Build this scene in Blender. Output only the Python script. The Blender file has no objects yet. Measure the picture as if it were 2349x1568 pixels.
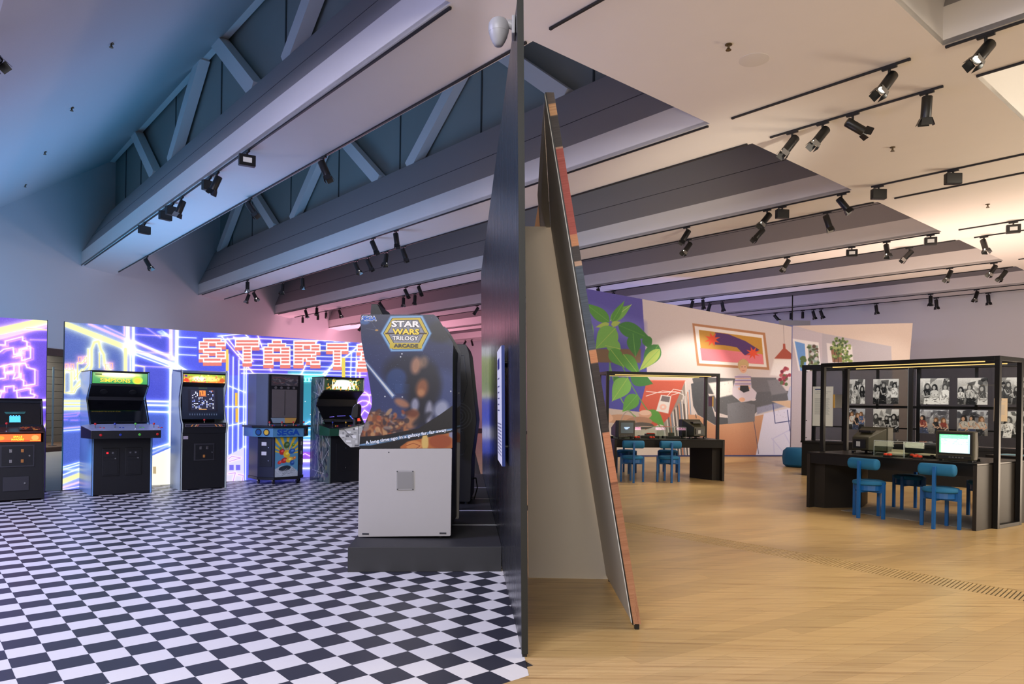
import bpy, bmesh, math, random
import numpy as np
from mathutils import Vector, Matrix, Euler

random.seed(7)
rng = np.random.default_rng(7)
scene = bpy.context.scene
COL = scene.collection

# ------------------------------------------------------------------ camera, light, exposure
F, HY, RO, YA, H = 1632.45, 927.57, .01468, .7108, 1.4      # focal (px of a 2349 wide frame), horizon, roll, building yaw, eye height
cam_d = bpy.data.cameras.new('camera')
cam = bpy.data.objects.new('camera', cam_d); COL.objects.link(cam)
cam.location = (0, 0, H)
cam.matrix_world = Matrix.Translation((0, 0, H)) @ Matrix.Rotation(math.pi/2, 4, 'X') @ Matrix.Rotation(RO, 4, 'Z')
cam_d.sensor_fit = 'HORIZONTAL'; cam_d.sensor_width = 36; cam_d.lens = 36*F/2349
cam_d.shift_y = (HY-784)/2349; cam_d.clip_start = .05; cam_d.clip_end = 200
scene.camera = cam

scene.view_settings.view_transform = 'Standard'; scene.view_settings.look = 'None'
scene.view_settings.gamma = 1; scene.view_settings.use_curve_mapping = False
scene.view_settings.exposure = 0.0
w = bpy.data.worlds.new('world'); scene.world = w; w.use_nodes = True
w.node_tree.nodes['Background'].inputs[0].default_value = (.80, .78, .86, 1)
w.node_tree.nodes['Background'].inputs[1].default_value = .2

D1 = Vector((-math.sin(YA), math.cos(YA), 0)); D2 = Vector((math.cos(YA), math.sin(YA), 0))
def P(a, b, z=0.0): return D1*a + D2*b + Vector((0, 0, z))       # building grid (along beams, across beams, height) to world
def BD(x, y): return (x*D1.x+y*D1.y, x*D2.x+y*D2.y)
CR, SR = math.cos(RO), math.sin(RO)
def ray(px, py):
    U = px-1174.5; V = py-HY
    return (CR*U+SR*V)/F, -(-SR*U+CR*V)/F
def aty(px, py, y):
    a, b = ray(px, py); return Vector((a*y, y, H+b*y))
def atz(px, py, z=0):
    a, b = ray(px, py); d = (z-H)/b; return Vector((a*d, d, z))
def atplane(px, py, n, c):
    a, b = ray(px, py); d = c/(n[0]*a+n[1]); return Vector((a*d, d, H+b*d))

def light(name, kind, loc, energy, color, target=None, size=.1, size_y=None, angle=None, blend=.6):
    d = bpy.data.lights.new(name, kind); d.energy = energy; d.color = color
    o = bpy.data.objects.new(name, d); COL.objects.link(o); o.location = loc
    if kind == 'AREA':
        d.shape = 'RECTANGLE'; d.size = size; d.size_y = size_y or size
    else: d.shadow_soft_size = size
    if kind == 'SPOT': d.spot_size = math.radians(angle or 50); d.spot_blend = blend
    if target is not None:
        o.rotation_euler = (Vector(target)-Vector(loc)).to_track_quat('-Z', 'Y').to_euler()
    return o
WARM = (1.0, .87, .70); NEUT = (1.0, .93, .84); COOL = (.55, .66, 1.0); VIO = (.55, .55, 1.0)
# soft area lights added near the ceiling, in place of unseen track spotlights
def up(x, y, z): return (x, y, z+5)
light('fill_gallery_right', 'AREA', P(.6, 6.2, 4.9), 85, WARM, P(1.0, 6.6, 0), 2.5, 2.5)
light('fill_gallery_mid', 'AREA', P(-2.5, 12.0, 4.85), 560, WARM, P(1.0, 12.5, 0), 4.0, 4.0)
light('fill_from_behind', 'AREA', (-.3, -3.0, 3.9), 165, NEUT, (.4, 4.5, .6), 2.4, 2.0)
light('fill_left_far', 'AREA', (-6.6, 3.6, 4.8), 560, (.58,.58,1.0), (-4.2, 7.0, 0), 2.5, 2.5)
light('fill_left', 'AREA', (-2.6, -1.0, 4.8), 320, (.88, .88, 1.0), (-1.3, 5.2, 0), 2.5, 2.0)
# added fill lights aimed up, hidden behind the scenery and outside the frame
light('fill_up_behind_screens', 'AREA', P(16.0, 2.2, .25), 235, (.03,.44,1.0), P(16.0, 2.2, 5), 4.5, 4.5)
light('fill_up_behind_screens_near', 'AREA', P(14.4, 4.9, .25), 120, (.55, .56, 1.0), P(13.2, 4.9, 5), 2.0, 4.0)
light('fill_up_behind_screens_far', 'AREA', P(19.0, 8.5, .25), 95, (.62,.62,1.0), P(19.0, 8.5, 5), 4.0, 4.0)
light('fill_up_pink', 'AREA', P(30.0, 17.0, .3), 620, (1.0, .42, .60), P(30.0, 17.0, 5), 4.0, 4.0)
light('fill_up_behind_mural', 'AREA', (5.0, 23.2, .25), 200, (.46,.48,1.0), (5.0, 23.2, 5), 5.0, 2.0)
light('fill_up_behind_case', 'AREA', (9.3, 14.6, .15), 400, (1.0,.74,.62), (9.3, 14.6, 5), 3.0, 1.6)
light('fill_up_between_panels', 'AREA', (.15, 8.6, .12), 45, (.84,.74,.95), (.15, 8.6, 5), .5, 4.0)
light('fill_up_behind_camera', 'AREA', (.3, -2.5, .3), 60, (1.0,.76,.58), (.8, -.5, 5), 4.0, 3.0)
light('fill_up_right', 'AREA', (11.5, 9.5, .3), 430, (1.0,.80,.60), (8.5, 11.5, 5), 3.0, 3.0)
light('fill_up_front_right', 'AREA', (5.2, 2.4, .3), 90, (1.0, .80, .60), (3.6, 9.0, 6.0), 2.0, 2.0)
light('fill_up_coffers', 'SPOT', (4.6, 1.5, .5), 3000, WARM, P(8.6, 10.5, 5.8), .3, None, 20, .9)
light('fill_up_left', 'AREA', (-8.6, 5.5, .3), 140, (.32,.44,1.0), (-6.6, 7.5, 5), 4.0, 4.0)

# ------------------------------------------------------------------ helpers
def srgb(r, g, b):
    f = lambda c: (c/255/12.92) if c/255 <= .04045 else ((c/255+.055)/1.055)**2.4
    return (f(r), f(g), f(b), 1)
MATS = {}
def mat(name, rgb=(128, 128, 128), rough=.5, metal=0, emis=None, estr=1.0, noise=0, nscale=8, nstretch=(1, 1, 1), bump=0, spec=.5, alpha=None, trans=0, ior=1.45, coat=0):
    if name in MATS: return MATS[name]
    m = bpy.data.materials.new(name); m.use_nodes = True; MATS[name] = m
    nt = m.node_tree; b = nt.nodes['Principled BSDF']
    c = srgb(*rgb); b.inputs['Base Color'].default_value = c
    b.inputs['Roughness'].default_value = rough; b.inputs['Metallic'].default_value = metal
    b.inputs['Specular IOR Level'].default_value = spec
    if trans: b.inputs['Transmission Weight'].default_value = trans; b.inputs['IOR'].default_value = ior
    if coat: b.inputs['Coat Weight'].default_value = coat; b.inputs['Coat Roughness'].default_value = .08
    if emis: b.inputs['Emission Color'].default_value = srgb(*emis); b.inputs['Emission Strength'].default_value = estr
    if noise or bump:
        tc = nt.nodes.new('ShaderNodeTexCoord'); mp = nt.nodes.new('ShaderNodeMapping'); mp.inputs['Scale'].default_value = nstretch
        n = nt.nodes.new('ShaderNodeTexNoise'); n.inputs['Scale'].default_value = nscale; n.inputs['Detail'].default_value = 4
        nt.links.new(tc.outputs['Object'], mp.inputs[0]); nt.links.new(mp.outputs[0], n.inputs['Vector'])
        if noise:
            mx = nt.nodes.new('ShaderNodeMix'); mx.data_type = 'RGBA'
            mx.inputs[6].default_value = tuple(max(0, v*(1-noise)) for v in c[:3])+(1,); mx.inputs[7].default_value = tuple(min(1, v*(1+noise)) for v in c[:3])+(1,)
            nt.links.new(n.outputs[0], mx.inputs[0]); nt.links.new(mx.outputs[2], b.inputs['Base Color'])
        if bump:
            bp = nt.nodes.new('ShaderNodeBump'); bp.inputs['Strength'].default_value = bump; bp.inputs['Distance'].default_value = .01
            nt.links.new(n.outputs[0], bp.inputs['Height']); nt.links.new(bp.outputs[0], b.inputs['Normal'])
    return m
def img_mat(name, pic, rough=.5, estr=None, base=True, spec=.5):
    a = np.clip(pic.a, 0, 1); h, wd, _ = a.shape
    im = bpy.data.images.new(name, wd, h)
    px = np.ones((h, wd, 4), np.float32); px[:, :, :3] = a[::-1]
    im.pixels.foreach_set(px.ravel()); im.update(); im.pack()
    m = bpy.data.materials.new(name); m.use_nodes = True; nt = m.node_tree; b = nt.nodes['Principled BSDF']
    t = nt.nodes.new('ShaderNodeTexImage'); t.image = im; t.extension = 'EXTEND'
    uv = nt.nodes.new('ShaderNodeUVMap'); uv.uv_map = 'UVMap'; nt.links.new(uv.outputs[0], t.inputs[0])
    b.inputs['Roughness'].default_value = rough; b.inputs['Specular IOR Level'].default_value = spec
    if base: nt.links.new(t.outputs[0], b.inputs['Base Color'])
    else: b.inputs['Base Color'].default_value = (.02, .02, .02, 1)
    if estr: nt.links.new(t.outputs[0], b.inputs['Emission Color']); b.inputs['Emission Strength'].default_value = estr
    return m

def glass(name, tint=(255, 255, 255), ior=1.45, rough=.02):          # thin clear pane: lets light through, mirrors at grazing angles
    if name in MATS: return MATS[name]
    m = bpy.data.materials.new(name); m.use_nodes = True; MATS[name] = m; nt = m.node_tree; nt.nodes.remove(nt.nodes['Principled BSDF'])
    t = nt.nodes.new('ShaderNodeBsdfTransparent'); t.inputs[0].default_value = srgb(*tint); g = nt.nodes.new('ShaderNodeBsdfGlossy'); g.inputs['Roughness'].default_value = rough
    f = nt.nodes.new('ShaderNodeFresnel'); f.inputs[0].default_value = ior; mx = nt.nodes.new('ShaderNodeMixShader')
    ge = nt.nodes.new('ShaderNodeNewGeometry'); mu_ = nt.nodes.new('ShaderNodeMath'); mu_.operation = 'MULTIPLY_ADD'
    nt.links.new(ge.outputs['Backfacing'], mu_.inputs[0]); mu_.inputs[1].default_value = -1; mu_.inputs[2].default_value = 1
    fm = nt.nodes.new('ShaderNodeMath'); fm.operation = 'MULTIPLY'; nt.links.new(f.outputs[0], fm.inputs[0]); nt.links.new(mu_.outputs[0], fm.inputs[1]); nt.links.new(fm.outputs[0], mx.inputs[0]); nt.links.new(t.outputs[0], mx.inputs[1]); nt.links.new(g.outputs[0], mx.inputs[2]); nt.links.new(mx.outputs[0], nt.nodes['Material Output'].inputs[0])
    return m
class Pic:                                        # a small painter for the flat prints and screens
    def __init__(s, w, h, bg=(0, 0, 0), T=None):
        s.w, s.h = w, h; s.a = np.zeros((h, w, 3), np.float32); s.a[:] = np.array(bg)/255; s.T = T or (lambda x, y: (x, y))
        s.yy, s.xx = np.mgrid[0:h, 0:w].astype(np.float32)
    def tp(s, pts): return np.array([s.T(*p) for p in pts], np.float32)
    def win(s, q, pad):
        x0 = int(max(0, q[:, 0].min()-pad)); x1 = int(min(s.w, q[:, 0].max()+pad+1)); y0 = int(max(0, q[:, 1].min()-pad)); y1 = int(min(s.h, q[:, 1].max()+pad+1))
        return (slice(y0, y1), slice(x0, x1)) if x1 > x0 and y1 > y0 else None
    def put(s, W, al, col, add=False):
        c = np.array(col, np.float32)/255; A = al[..., None]
        s.a[W] = s.a[W]+A*c if add else s.a[W]*(1-A)+A*c
    def poly(s, pts, col, soft=.7, al=1, col2=None):
        q = s.tp(pts); W = s.win(q, 2+soft*2)
        if W is None: return s
        X = s.xx[W]+.5; Y = s.yy[W]+.5; ins = np.zeros(X.shape, bool); d = np.full(X.shape, 1e9, np.float32); n = len(q)
        for i in range(n):
            ax, ay = q[i]; bx, by = q[(i+1) % n]
            if ay != by:
                ins ^= ((ay > Y) != (by > Y)) & (X < (bx-ax)*(Y-ay)/(by-ay)+ax)
            L = (bx-ax)**2+(by-ay)**2+1e-9; t = np.clip(((X-ax)*(bx-ax)+(Y-ay)*(by-ay))/L, 0, 1)
            d = np.minimum(d, np.hypot(X-ax-t*(bx-ax), Y-ay-t*(by-ay)))
        sd = np.where(ins, d, -d); A = np.clip(sd/(2*soft)+.5, 0, 1)*al
        if col2 is not None:
            g = np.clip((Y-q[:, 1].min())/(np.ptp(q[:, 1])+1e-6), 0, 1)[..., None]
            c = (np.array(col)*(1-g)+np.array(col2)*g)/255; s.a[W] = s.a[W]*(1-A[..., None])+A[..., None]*c
        else: s.put(W, A, col)
        return s
    def line(s, pts, wd, col, glow=0, gcol=None, gs=.8, closed=False):
        q = s.tp(pts); W = s.win(q, wd+glow*3+2)
        if W is None: return s
        X = s.xx[W]+.5; Y = s.yy[W]+.5; d = np.full(X.shape, 1e9, np.float32); n = len(q)
        for i in range(n if closed else n-1):
            ax, ay = q[i]; bx, by = q[(i+1) % n]; L = (bx-ax)**2+(by-ay)**2+1e-9
            t = np.clip(((X-ax)*(bx-ax)+(Y-ay)*(by-ay))/L, 0, 1); d = np.minimum(d, np.hypot(X-ax-t*(bx-ax), Y-ay-t*(by-ay)))
        if glow: s.put(W, gs*np.exp(-np.maximum(d-wd/2, 0)/glow), gcol or col, True)
        s.put(W, np.clip(wd/2-d+.5, 0, 1), col); np.clip(s.a, 0, 1.0, out=s.a)
        return s
    def ell(s, cx, cy, rx, ry, col, rot=0, soft=.7, al=1, n=26):
        c, t = math.cos(rot), math.sin(rot)
        return s.poly([(cx+rx*math.cos(k*2*math.pi/n)*c-ry*math.sin(k*2*math.pi/n)*t, cy+rx*math.cos(k*2*math.pi/n)*t+ry*math.sin(k*2*math.pi/n)*c) for k in range(n)], col, soft, al)
    def rect(s, x0, y0, x1, y1, col, **k): return s.poly([(x0, y0), (x1, y0), (x1, y1), (x0, y1)], col, **k)
    def noise(s, amt): s.a = np.clip(s.a+rng.normal(0, amt, s.a.shape[:2]+(1,)).astype(np.float32), 0, 1); return s
    def curve(s, a, b, c, n=10): return [((1-t)**2*a[0]+2*t*(1-t)*b[0]+t*t*c[0], (1-t)**2*a[1]+2*t*(1-t)*b[1]+t*t*c[1]) for t in [k/n for k in range(n+1)]]
    def leaf(s, a, b, bul, col, vein=None):
        dx, dy = b[0]-a[0], b[1]-a[1]; nx, ny = -dy, dx; pts = []
        for k in range(13):
            t = k/12; r = bul*math.sin(math.pi*t**.75)*(1-.25*t); pts.append((a[0]+dx*t+nx*r, a[1]+dy*t+ny*r))
        for k in range(12, -1, -1):
            t = k/12; r = bul*math.sin(math.pi*t**.75)*(1-.25*t); pts.append((a[0]+dx*t-nx*r, a[1]+dy*t-ny*r))
        s.poly(pts, col)
        if vein: s.line([a, b], 1.3, vein)
        return s

class MB:
    def __init__(s): s.v = []; s.f = []; s.m = []
    def add(s, vs, fs, mi=0):
        o = len(s.v); s.v += [tuple(v) for v in vs]; s.f += [tuple(i+o for i in f) for f in fs]; s.m += [mi]*len(fs); return s
    def box(s, x0, y0, z0, x1, y1, z1, mi=0, M=None):
        vs = [Vector(p) for p in ((x0, y0, z0), (x1, y0, z0), (x1, y1, z0), (x0, y1, z0), (x0, y0, z1), (x1, y0, z1), (x1, y1, z1), (x0, y1, z1))]
        if M is not None: vs = [M @ v for v in vs]
        return s.add(vs, ((0, 3, 2, 1), (4, 5, 6, 7), (0, 1, 5, 4), (1, 2, 6, 5), (2, 3, 7, 6), (3, 0, 4, 7)), mi)
    def hexa(s, bot, top, mi=0):                   # bottom ring and top ring of points
        n = len(bot)
        return s.add(list(bot)+list(top), [tuple(range(n-1, -1, -1)), tuple(range(n, 2*n))]+[(i, (i+1) % n, n+(i+1) % n, n+i) for i in range(n)], mi)
    def prism(s, pts, fn, a, b, mi=0):             # 2-d outline swept from a to b, fn(u, v, t) gives the point
        return s.hexa([fn(u, v, a) for u, v in pts], [fn(u, v, b) for u, v in pts], mi)
    def cyl(s, p0, p1, r0, r1=None, n=16, mi=0):
        p0, p1 = Vector(p0), Vector(p1); r1 = r0 if r1 is None else r1; d = (p1-p0).normalized()
        u = d.orthogonal().normalized(); v = d.cross(u)
        ring = lambda p, r: [p+u*(r*math.cos(2*math.pi*k/n))+v*(r*math.sin(2*math.pi*k/n)) for k in range(n)]
        return s.hexa(ring(p0, r0), ring(p1, r1), mi)
    def tube(s, pts, r, n=6, mi=0):
        for a, b in zip(pts[:-1], pts[1:]): s.cyl(a, b, r, r, n, mi)
        return s
    def lathe(s, prof, n=20, mi=0, c=(0, 0, 0), axis='z'):
        vs = []
        for r, z in prof:
            for k in range(n):
                a = 2*math.pi*k/n; x, y = r*math.cos(a), r*math.sin(a)
                vs.append((c[0]+x, c[1]+y, c[2]+z) if axis == 'z' else (c[0]+z, c[1]+x, c[2]+y) if axis == 'x' else (c[0]+x, c[1]+z, c[2]+y))
        fs = [(i*n+k, i*n+(k+1) % n, (i+1)*n+(k+1) % n, (i+1)*n+k) for i in range(len(prof)-1) for k in range(n)]
        fs += [tuple(range(n-1, -1, -1)), tuple(range((len(prof)-1)*n, len(prof)*n))]
        return s.add(vs, fs, mi)
    def quad(s, pts, mi=0): return s.add(pts, [tuple(range(len(pts)))], mi)
    def build(s, name, mats, parent=None, loc=(0, 0, 0), smooth=False, bevel=0, recalc=True, seg=2):
        me = bpy.data.meshes.new(name); me.from_pydata(s.v, [], s.f)
        for m in (mats if isinstance(mats, (list, tuple)) else [mats]): me.materials.append(m)
        me.polygons.foreach_set('material_index', s.m)
        if recalc:
            bm = bmesh.new(); bm.from_mesh(me); bmesh.ops.recalc_face_normals(bm, faces=bm.faces); bm.to_mesh(me); bm.free()
        o = bpy.data.objects.new(name, me); COL.objects.link(o); o.location = loc
        if smooth:
            me.polygons.foreach_set('use_smooth', [True]*len(me.polygons))
            me.set_sharp_from_angle(angle=math.radians(40))
        if bevel:
            bv = o.modifiers.new('bevel', 'BEVEL'); bv.width = bevel; bv.segments = seg; bv.limit_method = 'ANGLE'; bv.angle_limit = math.radians(35)
        if parent: o.parent = parent
        return o
def uvmap(o, fn):
    me = o.data; l = me.uv_layers.new(name='UVMap')
    for lp in me.loops: l.data[lp.index].uv = fn(me.vertices[lp.vertex_index].co)
    return o
def plate(name, mats, parent, p, ux, uy, th, mi_front=0, mi_rest=1):
    """slab with its front face at p spanned by ux, uy (world or local vectors); front face carries the print"""
    p, ux, uy = Vector(p), Vector(ux), Vector(uy); n = ux.cross(uy).normalized()
    vs = [p, p+ux, p+ux+uy, p+uy]; bs = [v-n*th for v in vs]
    m = MB(); m.add(vs, [(0, 1, 2, 3)], mi_front); m.add(vs+bs, [(7, 6, 5, 4), (0, 4, 5, 1), (1, 5, 6, 2), (2, 6, 7, 3), (3, 7, 4, 0)], mi_rest)
    o = m.build(name, mats, parent, recalc=False); LX, LY = ux.length_squared, uy.length_squared
    return uvmap(o, lambda c: ((c-p).dot(ux)/LX, (c-p).dot(uy)/LY))

def tag(o, label=None, cat=None, group=None, kind=None):
    if label: o['label'] = label
    if cat: o['category'] = cat
    if group: o['group'] = group
    if kind: o['kind'] = kind
    return o
def thing(name, label, cat, loc=(0, 0, 0), rz=0, group=None):
    o = bpy.data.objects.new(name, None); COL.objects.link(o); o.empty_display_size = .1
    o.location = loc; o.rotation_euler = (0, 0, rz); return tag(o, label, cat, group)
KIDS = {}
def copy_tree(o, parent=None):
    c = o.copy(); COL.objects.link(c); c.parent = parent
    for ch in list(o.children): copy_tree(ch, c)
    return c
_dg = None
def text(s, name, m, parent, loc, rot, width=None, height=None, size=.1, ext=.0008, off=0, shear=0, align='CENTER'):
    cu = bpy.data.curves.new(name, 'FONT'); cu.body = s; cu.size = size; cu.extrude = ext; cu.offset = off; cu.shear = shear
    cu.align_x = align; cu.align_y = 'CENTER'; cu.resolution_u = 2
    t = bpy.data.objects.new(name, cu); COL.objects.link(t); bpy.context.view_layer.update()
    me = bpy.data.meshes.new_from_object(t.evaluated_get(bpy.context.evaluated_depsgraph_get()))
    bpy.data.objects.remove(t); bpy.data.curves.remove(cu)
    co = np.empty(len(me.vertices)*3, np.float32); me.vertices.foreach_get('co', co); co = co.reshape(-1, 3)
    mn, mx_ = co.min(0), co.max(0)
    if align == 'CENTER': co[:, :2] -= ((mn+mx_)/2)[:2]
    sx = width/(mx_[0]-mn[0]) if width else 1; sy = height/(mx_[1]-mn[1]) if height else (sx if width else 1)
    if not width: sx = sy
    co[:, 0] *= sx; co[:, 1] *= sy; me.vertices.foreach_set('co', co.ravel()); me.update()
    me.materials.clear(); me.materials.append(m); me.name = name
    o = bpy.data.objects.new(name, me); COL.objects.link(o); o.location = loc; o.rotation_euler = rot
    if parent: o.parent = parent
    return o
FRONT = (math.pi/2, 0, 0)
# ------------------------------------------------------------------ materials of the room
M_WHITE = mat('ceiling_white', (226, 222, 216), .75, noise=.02, nscale=3)
M_BAND = mat('acoustic_grey', (162, 159, 157), .85, noise=.04, nscale=60, bump=.15)
M_SLOPE = mat('acoustic_slope', (205, 203, 202), .85, noise=.03, nscale=60, bump=.1)
M_PANEL = mat('truss_backing', (146, 154, 148), .7, noise=.03, nscale=2)
M_STEEL = mat('white_steel', (226, 226, 222), .5)
M_BLACK = mat('black_metal', (14, 14, 15), .45)
M_SATIN = mat('satin_black', (18, 17, 15), .4, spec=.35, noise=.06, nscale=20)
M_DARK = mat('dark_gap', (12, 12, 12), .8)
M_WALL = mat('wall_white', (214, 214, 214), .8, noise=.015, nscale=1.5)

def clip(poly, n, c):                               # keep n.p <= c of a convex 2-d polygon
    out = []
    for i in range(len(poly)):
        a, b = poly[i], poly[(i+1) % len(poly)]; da = n[0]*a[0]+n[1]*a[1]-c; db = n[0]*b[0]+n[1]*b[1]-c
        if da <= 0: out.append(a)
        if (da < 0 < db) or (db < 0 < da):
            t = da/(da-db); out.append((a[0]+(b[0]-a[0])*t, a[1]+(b[1]-a[1])*t))
    return out
def area(p): return abs(sum(p[i][0]*p[(i+1) % len(p)][1]-p[(i+1) % len(p)][0]*p[i][1] for i in range(len(p))))/2

# ------------------------------------------------------------------ floor
floor = MB().box(-20, -3, -.06, 26, 45, -.008).build('floor', mat('screed', (40, 36, 32), .9, noise=.1))
tag(floor, kind='structure')
DV0, DV1 = (.075, 3.94), (-.48, 12.13)              # foot of the dividing wall, left face
dvd = Vector((DV1[0]-DV0[0], DV1[1]-DV0[1])).normalized(); dvn = (dvd.y, -dvd.x); dvc = dvn[0]*DV0[0]+dvn[1]*DV0[1]   # dvn.p > dvc: right of the wall
nD1, nD2 = (D1.x, D1.y), (D2.x, D2.y); neg = lambda n: (-n[0], -n[1])
CK0 = 2.722
def wood_mat():
    m = mat('bamboo_floor', (186, 150, 104), .30); nt = m.node_tree; b = nt.nodes['Principled BSDF']
    tc = nt.nodes.new('ShaderNodeTexCoord'); mp = nt.nodes.new('ShaderNodeMapping'); mp.inputs['Rotation'].default_value = (0, 0, -math.atan2(.549, .836)); mp.inputs['Scale'].default_value = (1.1, 34, 1)
    n = nt.nodes.new('ShaderNodeTexNoise'); n.inputs['Scale'].default_value = 1.0; n.inputs['Detail'].default_value = 5; n.inputs['Roughness'].default_value = .65
    nt.links.new(tc.outputs['Object'], mp.inputs[0]); nt.links.new(mp.outputs[0], n.inputs['Vector'])
    r = nt.nodes.new('ShaderNodeValToRGB'); e = r.color_ramp.elements
    e[0].position = .28; e[0].color = srgb(146, 114, 70); e[1].position = .62; e[1].color = srgb(198, 168, 116)
    x = e.new(.45); x.color = srgb(186, 154, 104)
    nt.links.new(n.outputs[0], r.inputs[0])
    oi = nt.nodes.new('ShaderNodeObjectInfo'); gi = nt.nodes.new('ShaderNodeNewGeometry')
    ad = nt.nodes.new('ShaderNodeMath'); nt.links.new(oi.outputs['Random'], ad.inputs[0]); nt.links.new(gi.outputs['Random Per Island'], ad.inputs[1])
    fr = nt.nodes.new('ShaderNodeMath'); fr.operation = 'FRACT'; nt.links.new(ad.outputs[0], fr.inputs[0])
    mr = nt.nodes.new('ShaderNodeMapRange'); mr.inputs[3].default_value = .90; mr.inputs[4].default_value = 1.07; nt.links.new(fr.outputs[0], mr.inputs[0])
    hs = nt.nodes.new('ShaderNodeHueSaturation'); nt.links.new(mr.outputs[0], hs.inputs['Value']); nt.links.new(r.outputs[0], hs.inputs['Color']); nt.links.new(hs.outputs[0], b.inputs['Base Color'])
    rr = nt.nodes.new('ShaderNodeMapRange'); rr.inputs[3].default_value = .24; rr.inputs[4].default_value = .38; nt.links.new(n.outputs[0], rr.inputs[0]); nt.links.new(rr.outputs[0], b.inputs['Roughness'])
    return m
M_WOOD = wood_mat()
G0, G1 = 6.325, 6.675                               # floor grille, measured across the beams
pdx, pdy = .836, .549; pn = (-pdy, pdx); PW, PL = .142, 1.95
pieces = []
for j in range(-60, 260):
    off = (j*.37) % 1*PL; v0 = j*PW
    for i in range(-6, 22):
        u0 = i*PL+off; q = [(u*pdx+v*pn[0], u*pdy+v*pn[1]) for u, v in ((u0+.0004, v0+.0003), (u0+PL-.0004, v0+.0003), (u0+PL-.0004, v0+PW-.0003), (u0+.0004, v0+PW-.0003))]
        cx = sum(p[0] for p in q)/4; cy = sum(p[1] for p in q)/4
        if cy < 1.2 or cy > 34 or cx > .8*cy+2.5 or cx < -12: continue
        for part in (clip(q, neg(dvn), -(dvc+.017)), clip(clip(q, dvn, dvc+.017), nD1, CK0)):
            for pp in ((clip(part, nD2, G0) if part else []), (clip(part, neg(nD2), -G1) if part else [])):
                if len(pp) > 2 and area(pp) > .003: pieces.append((math.hypot(sum(p[0] for p in pp)/len(pp), sum(p[1] for p in pp)/len(pp)), pp))
pieces.sort(key=lambda t: t[0]+(0 if abs(sum(p[0] for p in t[1])/len(t[1])) < .85*sum(p[1] for p in t[1])/len(t[1]) else 50))
def slab(mb, pp, zt=0, zb=-.007, mi=0):
    if area(pp) <= 0: return
    s = sum(pp[i][0]*pp[(i+1) % len(pp)][1]-pp[(i+1) % len(pp)][0]*pp[i][1] for i in range(len(pp)))
    if s < 0: pp = pp[::-1]
    mb.hexa([(x, y, zb) for x, y in pp], [(x, y, zt) for x, y in pp], mi)
rest = MB()
for k, (d, pp) in enumerate(pieces):
    if k < 300: m = MB(); slab(m, pp); m.build('floor_plank', M_WOOD, floor)
    else: slab(rest, pp)
tag(rest.build('floor_planks', M_WOOD, floor), kind='stuff')
# grille let into the floor: a frame and slats
sd = Vector((.70, .714, 0))
grille = thing('floor_grille', 'long slotted wooden air grille let flush into the bamboo floor', 'grille', P(2.5, 6.5, 0))
gl = grille.location.copy()
for b in (G0+.006, G1-.006):
    q = [P(a, bb, 0)-gl for a, bb in ((-1.5, b-.005), (6.6, b-.005), (6.6, b+.005), (-1.5, b+.005))]
    MB().hexa([p-Vector((0, 0, .03)) for p in q], q).build('grille_rail', M_WOOD, grille)
sk = sd.dot(D1)/sd.dot(D2)
first = None
for k in range(265):
    a0 = -1.35+k*.0302
    q = [P(a, b, -.0015)-gl for a, b in ((a0, G0+.011), (a0+.0205, G0+.011), (a0+.0205+sk*(G1-G0-.022), G1-.011), (a0+sk*(G1-G0-.022), G1-.011))]
    if first is None: first = MB().hexa([p-Vector((0, 0, .02)) for p in q], q).build('grille_slat', M_WOOD, grille)
    else:
        c = first.copy(); COL.objects.link(c); c.location = D1*(k*.0302)
# checkered tiles
T = .1737
M_TB = mat('tile_black', (42, 44, 54), .40, spec=.8, noise=.05, nscale=40); M_TW = mat('tile_white', (218, 216, 212), .36, noise=.02, nscale=40)
tl = []
for i in range(-2, 55):
    for j in range(-30, 36):
        a0, b0 = 3.07+i*T, 2.54+j*T; g = .0005
        if a0 > 12.55 and b0 > .2: continue
        q = [tuple(P(a, b).xy) for a, b in ((a0+g, b0+g), (a0+T-g, b0+g), (a0+T-g, b0+T-g), (a0+g, b0+T-g))]
        pp = clip(q, dvn, dvc+.016)
        if len(pp) < 3 or area(pp) < 1e-4: continue
        c = P(a0+T/2, b0+T/2); vis = c.y > 3 and abs(c.x) < .72*c.y+.1 and H*F/c.y < 640
        tl.append((c.length+(0 if vis and len(pp) == 4 and abs(area(pp)-area(q)) < 1e-6 else 100), (i+j) % 2, pp, c))
tl.sort(key=lambda t: t[0])
src = {}; rest = MB()
for k, (d, par, pp, c) in enumerate(tl):
    if k < 300:
        if par not in src:
            m = MB(); slab(m, [(x-c.x, y-c.y) for x, y in pp], 0); o = src[par] = m.build('floor_tile', M_TW if par else M_TB, floor); o.location = (c.x, c.y, 0)
        else: o = src[par].copy(); COL.objects.link(o); o.location = (c.x, c.y, 0)
    else: slab(rest, pp, 0, -.007, par)
tag(rest.build('floor_tiles', [M_TB, M_TW], floor), kind='stuff')
MB().hexa([P(a, b, -.007) for a, b in ((12.56, -8), (12.56, 6.4), (27, 6.4), (27, -8))], [P(a, b, 0) for a, b in ((12.56, -8), (12.56, 6.4), (27, 6.4), (27, -8))]).build('concrete_screed', mat('concrete', (150, 152, 148), .55, noise=.08, nscale=3), floor)

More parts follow.
